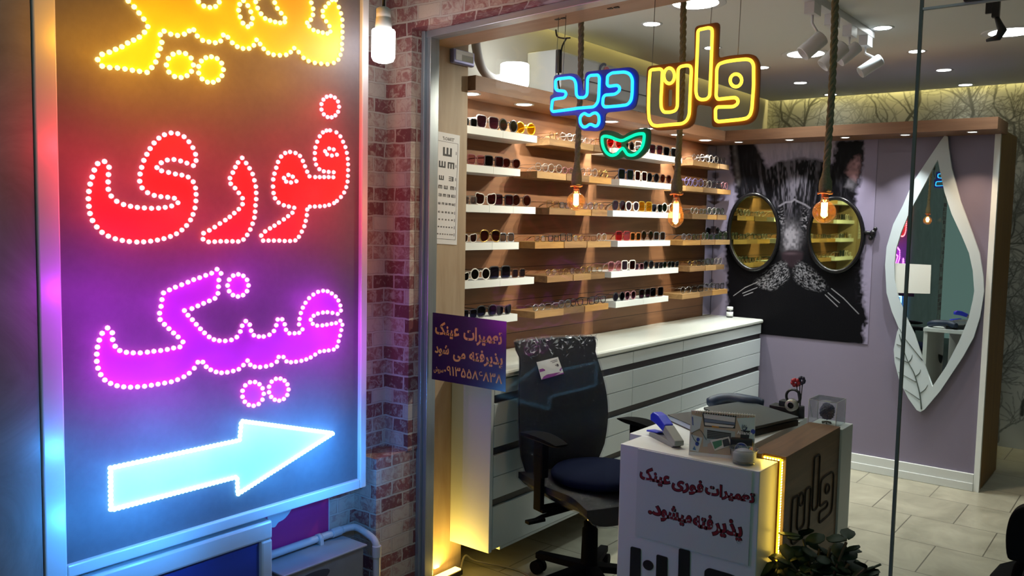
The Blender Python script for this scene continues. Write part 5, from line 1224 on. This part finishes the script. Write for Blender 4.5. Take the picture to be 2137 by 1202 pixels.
# spiral desk calendar
ca0, ca1 = at(1434, 956), at(1575, 966); ca1 = Vector((-1.115, 2.862, DZ))
ca0 = Vector((-1.325, 2.735, DZ)); ca1 = ca0+Vector((.205, .085, 0))
uu = (ca1-ca0).normalized(); nn = Vector((uu.y, -uu.x, 0)); Lc = (ca1-ca0).length; Hc = .150
cal = thing('desk_calendar', 'white spiral desk calendar with printed picture on the desk edge', 'calendar', tuple((ca0+ca1)/2))
tilt = (Vector((0, 0, 1))*Hc - nn*.045)
def cm(s, v, off=0.0): return ca0+uu*(s*Lc)+tilt*v+nn*(.0016+off)
add_flat('front_sheet', [[(0, 0), (1, 0), (1, 1), (0, 1)]], lambda s, v: cm(s, v), tuple(-nn*.0022), mat('calendar_paper', 'd8dcdc', .6, vary=.01), cal)
back0 = MB(); bq = [ca0-nn*.095, ca1-nn*.095, cm(1, 1, -.004), cm(0, 1, -.004)]; back0.prism(bq, -nn*.002); back0.build('back_board', mat('calendar_paper', ''), cal)
sp2 = MB()
for i in range(24):
    s = .07+.88*i/23; c = cm(s, 1.0, -.002); sp2.tube([c+tilt.normalized()*(-.004+.007*math.sin(t_))+nn*(.0055*math.cos(t_)) for t_ in [2*math.pi*k/10 for k in range(10)]], .0011, 5, True)
sp2.build('spiral', mat('spiral_white', 'd5d5d5', .3, .4), cal)
PX = lambda x, y: ((x-40)/1300, 1-(y-130)/880)
def cflat(name, pts, colr, lvl): add_flat(name, [[PX(x, y) for x, y in pts]], lambda s, v: cm(s, v, .0004*lvl), tuple(-nn*.0003), mat('ink_'+colr, colr, .6, vary=.02), cal)
cflat('picture', [(55, 140), (1325, 140), (1325, 950), (55, 940)], 'b7a892', 1)
cflat('picture_page', [(60, 210), (275, 250), (240, 470), (90, 560), (60, 560)], 'c5d6da', 2)
cflat('picture_page', [(60, 600), (300, 650), (235, 935), (60, 915)], 'c5d3d8', 2)
cflat('picture_page', [(965, 215), (1325, 170), (1325, 660), (1220, 660), (1060, 420)], 'b9d3d5', 2)
cflat('picture_screen', [(265, 150), (960, 170), (945, 420), (325, 425)], '2f3135', 2)
cflat('picture_screen', [(300, 172), (940, 200), (935, 300), (318, 262)], 'cfd3d4', 3)
cflat('picture_screen', [(318, 272), (935, 305), (935, 345), (325, 335)], '6d7d96', 3)
cflat('picture_screen', [(330, 345), (930, 365), (900, 405), (340, 400)], 'd3d5d0', 3)
cflat('picture_bar', [(480, 395), (620, 405), (620, 430), (480, 425)], 'c78a34', 4)
cflat('picture_laptop', [(320, 440), (950, 475), (945, 700), (320, 830)], 'aab6b6', 2)
cflat('picture_keys', [(390, 485), (870, 515), (870, 640), (392, 655)], '35383c', 3)
for k in range(4): cflat('picture_keys', [(390, 520+k*33), (870, 545+k*27), (870, 550+k*27), (390, 526+k*33)], '8f989a', 4)
cflat('picture_phone', [(460, 690), (830, 585), (890, 745), (560, 880)], 'd6d8d4', 4)
cflat('picture_phone', [(500, 715), (690, 655), (700, 760), (560, 850)], '4d8a6c', 5)
cflat('picture_phone', [(700, 660), (815, 615), (865, 750), (735, 790)], '3c4046', 5)
cflat('picture_hand', [(410, 770), (470, 720), (560, 880), (540, 945), (440, 945)], 'b8a596', 4)
cflat('picture_cup', [(1060, 440), (1245, 440), (1215, 660), (1055, 650)], '24272b', 3)
cflat('picture_cup', [(975, 480), (1060, 450), (1050, 670), (1000, 680)], 'a99c8c', 3)
for cx, cy_, r in ((1300, 450, 45), (215, 690, 34), (200, 775, 38)): cflat('picture_dot', [(cx+r*math.cos(t_), cy_+r*1.1*math.sin(t_)) for t_ in [2*math.pi*k/18 for k in range(18)]], '3a4fa8', 4)
cflat('picture_bar', [(65, 250), (90, 255), (108, 420), (85, 415)], '4a62a6', 4)
cflat('picture_tree', [(115, 890), (150, 820), (185, 905)], '4d7fae', 4)
for k in range(5): cflat('picture_bar', [(1228+k*22, 590), (1238+k*22, 590), (1236+k*22, 660), (1226+k*22, 660)], '5b86bd', 4)
gl = MB()
gl.tube([cm(*PX(x, y), off=.0025) for x, y in ((75, 590), (120, 545), (230, 490), (275, 520), (330, 600), (385, 680))], .0009, 5); gl.tube([cm(*PX(x, y), off=.0025) for x, y in ((80, 600), (130, 690), (190, 750), (240, 770))], .0009, 5)
gl.build('picture_spectacles', mat('ink_teal', '24474a', .5), cal)
INKB = mat('calendar_navy', '2a3358', .5)
add_flat('logo', [[PX(1130+56*math.cos(t_), 370+72*math.sin(t_)) for t_ in [math.radians(70+d) for d in range(-70, 171, 12)]]+[PX(1122+42*math.cos(t_), 362+60*math.sin(t_)) for t_ in [math.radians(240-d) for d in range(0, 241, 12)]]], lambda s, v: cm(s, v, .0022), tuple(-nn*.0003), INKB, cal)
add_text('lettering', 'W', lambda s, v: cm(s, v, .0023), tuple(-nn*.0003), PX(1080, 400)[:1]+PX(1165, 0)[:1]+(PX(0, 405)[1], PX(0, 330)[1]), INKB, cal, .01)
add_text('lettering', 'Alliance', lambda s, v: cm(s, v, .0026), tuple(-nn*.0003), (PX(985, 0)[0], PX(1290, 0)[0], PX(0, 520)[1], PX(0, 452)[1]), WHITE, cal, .015)
# glass dish with a dark card and a grey puck
gd = Vector((-1.135, 2.765, DZ))
di = thing('glass_dish', 'clear glass dish on the front corner of the desk', 'dish', tuple(gd))
CLR = glass('clear_glass', (.90, .94, .96), .14, .0, 'b9c2c6', .12)
pr = [(.0, .004), (.036, .004), (.040, .010), (.044, .046), (.050, .052), (.048, .054), (.041, .048), (.037, .013), (.033, .009), (0, .009)]
MB().lathe(pr, gd, seg=32).build('bowl', CLR, di); MB().lathe([(0, 0), (.036, 0), (.036, .004), (0, .004)], gd, seg=32).build('foot', CLR, di)
so = thing('soap_disc', 'pale grey rounded disc lying in the glass dish', 'disc', tuple(gd+Vector((0, 0, .010))))
MB().lathe([(0, .010), (.028, .010), (.033, .014), (.036, .034), (.030, .043), (.014, .050), (0, .051)], gd, seg=28).build('disc', mat('grey_disc', '8d96a8', .45), so)
kb = Vector((-1.165, 2.815, DZ)); kv = Vector((.93, .36, 0)).normalized(); kn = Vector((kv.y, -kv.x, 0))
bx = thing('card_box', 'small black box with round blue and white emblem behind the dish', 'box', tuple(kb))
MB().obb(kb+Vector((0, 0, .036)), kv*.038, kn*.012, (0, 0, .036)).build('box', mat('box_black', '191b22', .4), bx, .006)
def km(s, v): return kb+kv*s+kn*.0126+Vector((0, 0, v))
def circ(r, cx=0., cz=.036, n=28): return [(cx+r*math.cos(2*math.pi*i/n), cz+r*math.sin(2*math.pi*i/n)) for i in range(n)]
add_flat('emblem_ring', [circ(.0235), circ(.0215)], km, tuple(-kn*.0008), mat('emblem_white', 'cfd5e2', .5), bx)
add_flat('emblem_field', [circ(.0213)], lambda s, v: Vector(km(s, v))-kn*.0001, tuple(-kn*.0006), mat('emblem_blue', '2b4aa0', .5), bx)
add_text('lettering', 'dic', lambda s, v: Vector(km(s, v))+kn*.0004, tuple(-kn*.0004), (-.014, .014, .028, .048), mat('emblem_white', ''), bx, .02)
# laptop, notebook
lt = [at(1490, 866, .775), at(1493, 846, .775), at(1655, 858, .775), at(1578, 898, .775)]
lp = thing('laptop', 'closed dark grey laptop lying on the desk behind the calendar', 'laptop', (-1.40, 3.35, DZ))
lc = [Vector((-1.60, 3.34, 0)), Vector((-1.255, 3.09, 0)), Vector((-1.215, 3.52, 0)), Vector((-1.50, 3.60, 0))]
lc = [Vector((-1.555, 3.335, 0)), Vector((-1.262, 3.10, 0)), Vector((-1.185, 3.44, 0)), Vector((-1.475, 3.60, 0))]
MB().prism([q+Vector((0, 0, DZ)) for q in lc], (0, 0, .026)).build('base', mat('laptop_base', '17191b', .5), lp, .004)
MB().prism([q+Vector((0, 0, DZ+.028)) for q in lc], (0, 0, .012)).build('lid', mat('laptop_lid', '565c5e', .35, .3), lp, .003)
md = (lc[0]+lc[1])/2+Vector((.03, .035, DZ+.0402)); MB().lathe([(0, 0), (.012, 0), (.012, .0006), (0, .0006)], md, seg=20).build('emblem', mat('laptop_mark', 'a7adb0', .3, .5), lp)
nb = thing('notebook', 'dark covered notebook with pale pages left of the laptop', 'notebook', (-1.58, 3.24, DZ))
nq = [Vector((-1.628, 3.165, DZ)), Vector((-1.50, 3.10, DZ)), Vector((-1.46, 3.22, DZ)), Vector((-1.598, 3.42, DZ))]
nq = [Vector((-1.632, 3.16, 0)), Vector((-1.48, 3.06, 0)), Vector((-1.40, 3.17, 0)), Vector((-1.575, 3.30, 0))]
MB().prism([q+Vector((0, 0, DZ)) for q in nq], (0, 0, .004)).prism([q+Vector((0, 0, DZ+.022)) for q in nq], (0, 0, .004)).build('cover', mat('notebook_cover', '2b2c2f', .5), nb, .0015)
cn = sum(nq, Vector())/4; MB().prism([cn+(q-cn)*.96+Vector((0, 0, DZ+.004)) for q in nq], (0, 0, .018)).build('pages', mat('notebook_pages', 'aab8cc', .6), nb)
# spectacle case, magnifier lamp, tool stand, little stapler, clear box
c0, c1 = Vector((-1.615, 3.56, DZ)), Vector((-1.46, 3.60, DZ))
sc_ = thing('spectacle_case', 'long dark blue soft case behind the laptop', 'case', tuple(c0))
kk = [c0+Vector((.0, -.05, .016)), c0+Vector((.03, -.01, .034)), c0+Vector((.09, .01, .044)), c0+Vector((.16, .01, .044)), c1+Vector((.06, .0, .036))]
MB().tube(smooth_loop([tuple(q) for q in kk], 4, False), [.012]+[.026]*14+[.02]*2, 12).build('case', mat('case_navy', '1f2f4c', .5, vary=.3, scale=20), sc_)
MB().obb(c0+Vector((.085, -.028, .018)), (.022, .006, 0), (0, .004, 0), (0, 0, .004)).build('yellow_tag', mat('tag_yellow', 'b5b02e', .5), sc_)
mg = thing('lens_meter', 'black desk instrument with a pale round lens ring', 'instrument', (-1.30, 3.56, DZ))
q = P(1653, 845, 1, 3.54)
m = MB(); m.box(-1.345, -1.235, 3.53, 3.60, DZ, DZ+.05); m.box(-1.31, -1.265, 3.545, 3.595, DZ+.05, q.z+.01); m.tube([q+Vector((.030*math.cos(t_), .01, .034+.030*math.sin(t_))) for t_ in [2*math.pi*k/20 for k in range(20)]], .006, 8, True); m.build('body', BLACKP, mg, .006)
m = MB().lathe([(.013, -.018), (.025, -.018), (.026, .008), (.013, .008)], q, (0, 1, 0), 24); m.build('lens_ring', mat('lens_ring', 'a5a69e', .35, .4), mg)
MB().lathe([(0, -.008), (.013, -.008)], q, (0, 1, 0), 20).build('lens', mat('lens_black', '0c0d10', .1), mg)
ts = thing('flower_pens', 'small stand with a red and dark blue flower on thin stems', 'ornament', (-1.25, 3.60, DZ))
q = P(1667, 800, 1, 3.60); m = MB()
for dx in (-.012, .004, .016): m.tube([(q.x+.01, 3.60, DZ+.05), (q.x+dx, 3.60, q.z)], .0022, 6)
m.lathe([(0, 0), (.02, 0), (.018, .05), (0, .05)], (q.x+.01, 3.60, DZ+.0), seg=14); m.build('stand', mat('stem_dark', '2b2c38', .5), ts)
m = MB()
for i in range(9): a_ = i*2.4; m.sphere((q.x-.012+.012*math.cos(a_), 3.598+.01*math.sin(a_*1.7), q.z+.002+.012*math.sin(a_)), .0095, 8, 6)
m.build('red_flower', mat('flower_red', 'b32636', .5), ts)
m = MB()
for i in range(7): a_ = i*2.4; m.sphere((q.x+.012+.010*math.cos(a_), 3.60, q.z+.014+.012*math.sin(a_)), .008, 8, 6)
m.build('dark_flower', mat('flower_navy', '23233f', .5), ts)
q = Vector((-1.222, 3.47, DZ)); ss = thing('clicker', 'tiny white hand tool lying between the laptop and the clear box', 'tool', tuple(q))
MB().tube(smooth_loop([tuple(q+Vector(v)) for v in ((-.035, .01, .022), (-.015, .005, .018), (.01, 0, .013), (.035, -.005, .009))], 4, False), [.006]*4+[.010]*6+[.006]*3, 10).build('body', WHITE, ss)
bx0, bx1, by0, by1, bz = -1.162, -1.050, 3.484, 3.600, .1
ab = thing('acrylic_box', 'clear acrylic cube standing at the far end of the desk', 'box', (-1.106, 3.54, .745))
ACR = glass('acrylic', (.95, .97, .97), .04, .0, 'b9c7c8', .035); m = MB(); z0 = .746
m.box(bx0, bx1, by0, by0+.003, z0, z0+bz); m.box(bx0, bx1, by1-.003, by1, z0, z0+bz); m.box(bx0, bx0+.003, by0+.003, by1-.003, z0, z0+bz); m.box(bx1-.003, bx1, by0+.003, by1-.003, z0, z0+bz); m.box(bx0, bx1, by0, by1, z0+bz, z0+bz+.003)
m.build('panes', ACR, ab)
m = MB(); E8 = [(a_, b_) for a_ in (bx0, bx1) for b_ in (by0, by1)]
for a_, b_ in E8: m.tube([(a_, b_, z0), (a_, b_, z0+bz+.003)], .0013, 5)
for zz in (z0+bz+.002,):
    m.tube([(bx0, by0, zz), (bx1, by0, zz), (bx1, by1, zz), (bx0, by1, zz)], .0013, 5, True)
m.tube([(bx0, by0, z0+bz), (bx0, by0+.05, z0+.02)], .0012, 5); m.build('edges', mat('acrylic_edge', 'c5cbcb', .3), ab)
pom = thing('pompom', 'fuzzy navy blue ball inside the clear acrylic cube', 'ornament', (-1.106, 3.545, z0))
m = MB()
for i in range(160):
    ph = math.acos(1-2*(i+.5)/160); th = i*2.39996; d = Vector((math.sin(ph)*math.cos(th), math.sin(ph)*math.sin(th), math.cos(ph)*1.15))
    c_ = Vector((-1.106, 3.545, z0+.050)); m.tube([c_+d*.012, c_+d*(.028+.004*random.random())], [.005, .003], 5)
m.build('ball', mat('pompom_navy', '1c2252', .8), pom)
m = MB(); 
for i in range(6): m.tube([(-1.106, 3.545, z0+.008), (-1.106+.02*math.cos(i), 3.545+.02*math.sin(i), z0+.003)], .003, 5)
m.build('base', mat('pompom_base', '2d3b30', .7), pom)

# ------------------------------------------------------------------ plant in front of the desk side
pc = Vector((-.87, 2.83, 0))
pt_ = thing('jade_plant', 'dark green jade plant in a pot beside the wooden desk block', 'plant', tuple(pc))
MB().lathe([(0, 0), (.09, 0), (.115, .26), (.12, .27), (.12, .285), (.108, .285), (.10, .25), (0, .25)], pc, seg=28).build('pot', mat('pot_dark', '33302e', .6), pt_)
st_m = MB(); lf = MB(); rnd = random.Random(5)
for i in range(22):
    a_ = i*2.4; el = rnd.uniform(.35, 1.2); L = rnd.uniform(.13, .24)
    d = Vector((math.cos(a_)*math.cos(el), math.sin(a_)*math.cos(el)*.55, math.sin(el)))
    b0 = pc+Vector((0, 0, .26)); b1 = b0+d*L*.5+Vector((0, 0, .03)); b2 = b0+d*L+Vector((0, 0, .035))
    st_m.tube(smooth_loop([tuple(b0), tuple(b1), tuple(b2)], 3, False), .005, 6)
    for k in range(13):
        s = rnd.uniform(.35, 1.05); c_ = b0.lerp(b2, s); ang = rnd.uniform(0, 6.28); e_ = rnd.uniform(-.4, .8)
        dir_ = Vector((math.cos(ang)*math.cos(e_), math.sin(ang)*math.cos(e_), math.sin(e_))); side = dir_.cross(Vector((rnd.uniform(-.4, .4), rnd.uniform(-.4, .4), 1))).normalized(); nrm = side.cross(dir_)
        ln = rnd.uniform(.045, .085); wd2 = ln*.36
        vs_ = []; 
        for t_, ww in ((0, .15), (.25, .7), (.55, 1), (.8, .85), (1, .2)):
            for s2 in (-1, 0, 1): vs_.append(c_+dir_*ln*t_+side*wd2*ww*s2+nrm*(.004*(1-abs(s2))-.010*t_*t_))
        n0 = [(i_*3+j_, i_*3+j_+1, i_*3+j_+4, i_*3+j_+3) for i_ in range(4) for j_ in range(2)]
        lf.add(vs_, n0, 0, True); lf.add([v_-nrm*.003 for v_ in vs_], n0, 0, True)
st_m.build('stem', mat('stem_brown', '4a4030', .7), pt_)
lf.build('leaf_mass', mat('leaf_dark', '1c3324', .5, spec=.2, vary=.3, scale=30), pt_)

# ------------------------------------------------------------------ visitor chair at the right edge
vq = P(2137, 1120, 1, 2.78)
vc = thing('visitor_chair', 'black chair back cut by the lower right corner', 'chair', (vq.x+.12, 2.95, 0))
bp = [P(x, y, 1, 2.78) for x, y in ((2098, 1130), (2101, 1100), (2109, 1076), (2124, 1062), (2150, 1057), (2230, 1055), (2250, 1080), (2255, 1130), (2250, 1172), (2230, 1185), (2150, 1178), (2118, 1172), (2102, 1165))]
MB().prism(smooth_loop([tuple(p) for p in bp], 3), (0, .05, 0)).build('backrest', UPH, vc, .008)
bx_ = P(2135, 1190, 1, 2.80); sx_ = vq.x+.14
MB().tube(smooth_loop([tuple(P(2140, 1172, 1, 2.83)), tuple(P(2122, 1195, 1, 2.84)), (sx_-.16, 2.90, .40), (sx_-.05, 2.98, .385)], 4, False), .014, 8).build('back_bar', BASE, vc)
MB().prism(smooth_loop([(sx_-.2, 2.86, .40), (sx_+.2, 2.86, .40), (sx_+.21, 3.24, .40), (sx_-.21, 3.24, .40)], 4), (0, 0, .06)).build('seat', UPH, vc, .01)
MB().cyl((sx_, 3.05, .08), (sx_, 3.05, .40), .02).build('gas_lift', BASE, vc)
for k in range(5):
    a_ = 2*math.pi*k/5+.3; m = MB(); m.tube([(sx_, 3.05, .09), (sx_+.26*math.cos(a_), 3.05+.26*math.sin(a_), .06)], .016, 8); m.sphere((sx_+.26*math.cos(a_), 3.05+.26*math.sin(a_), .03), .03, 12, 8); m.build('leg', BASE, vc)
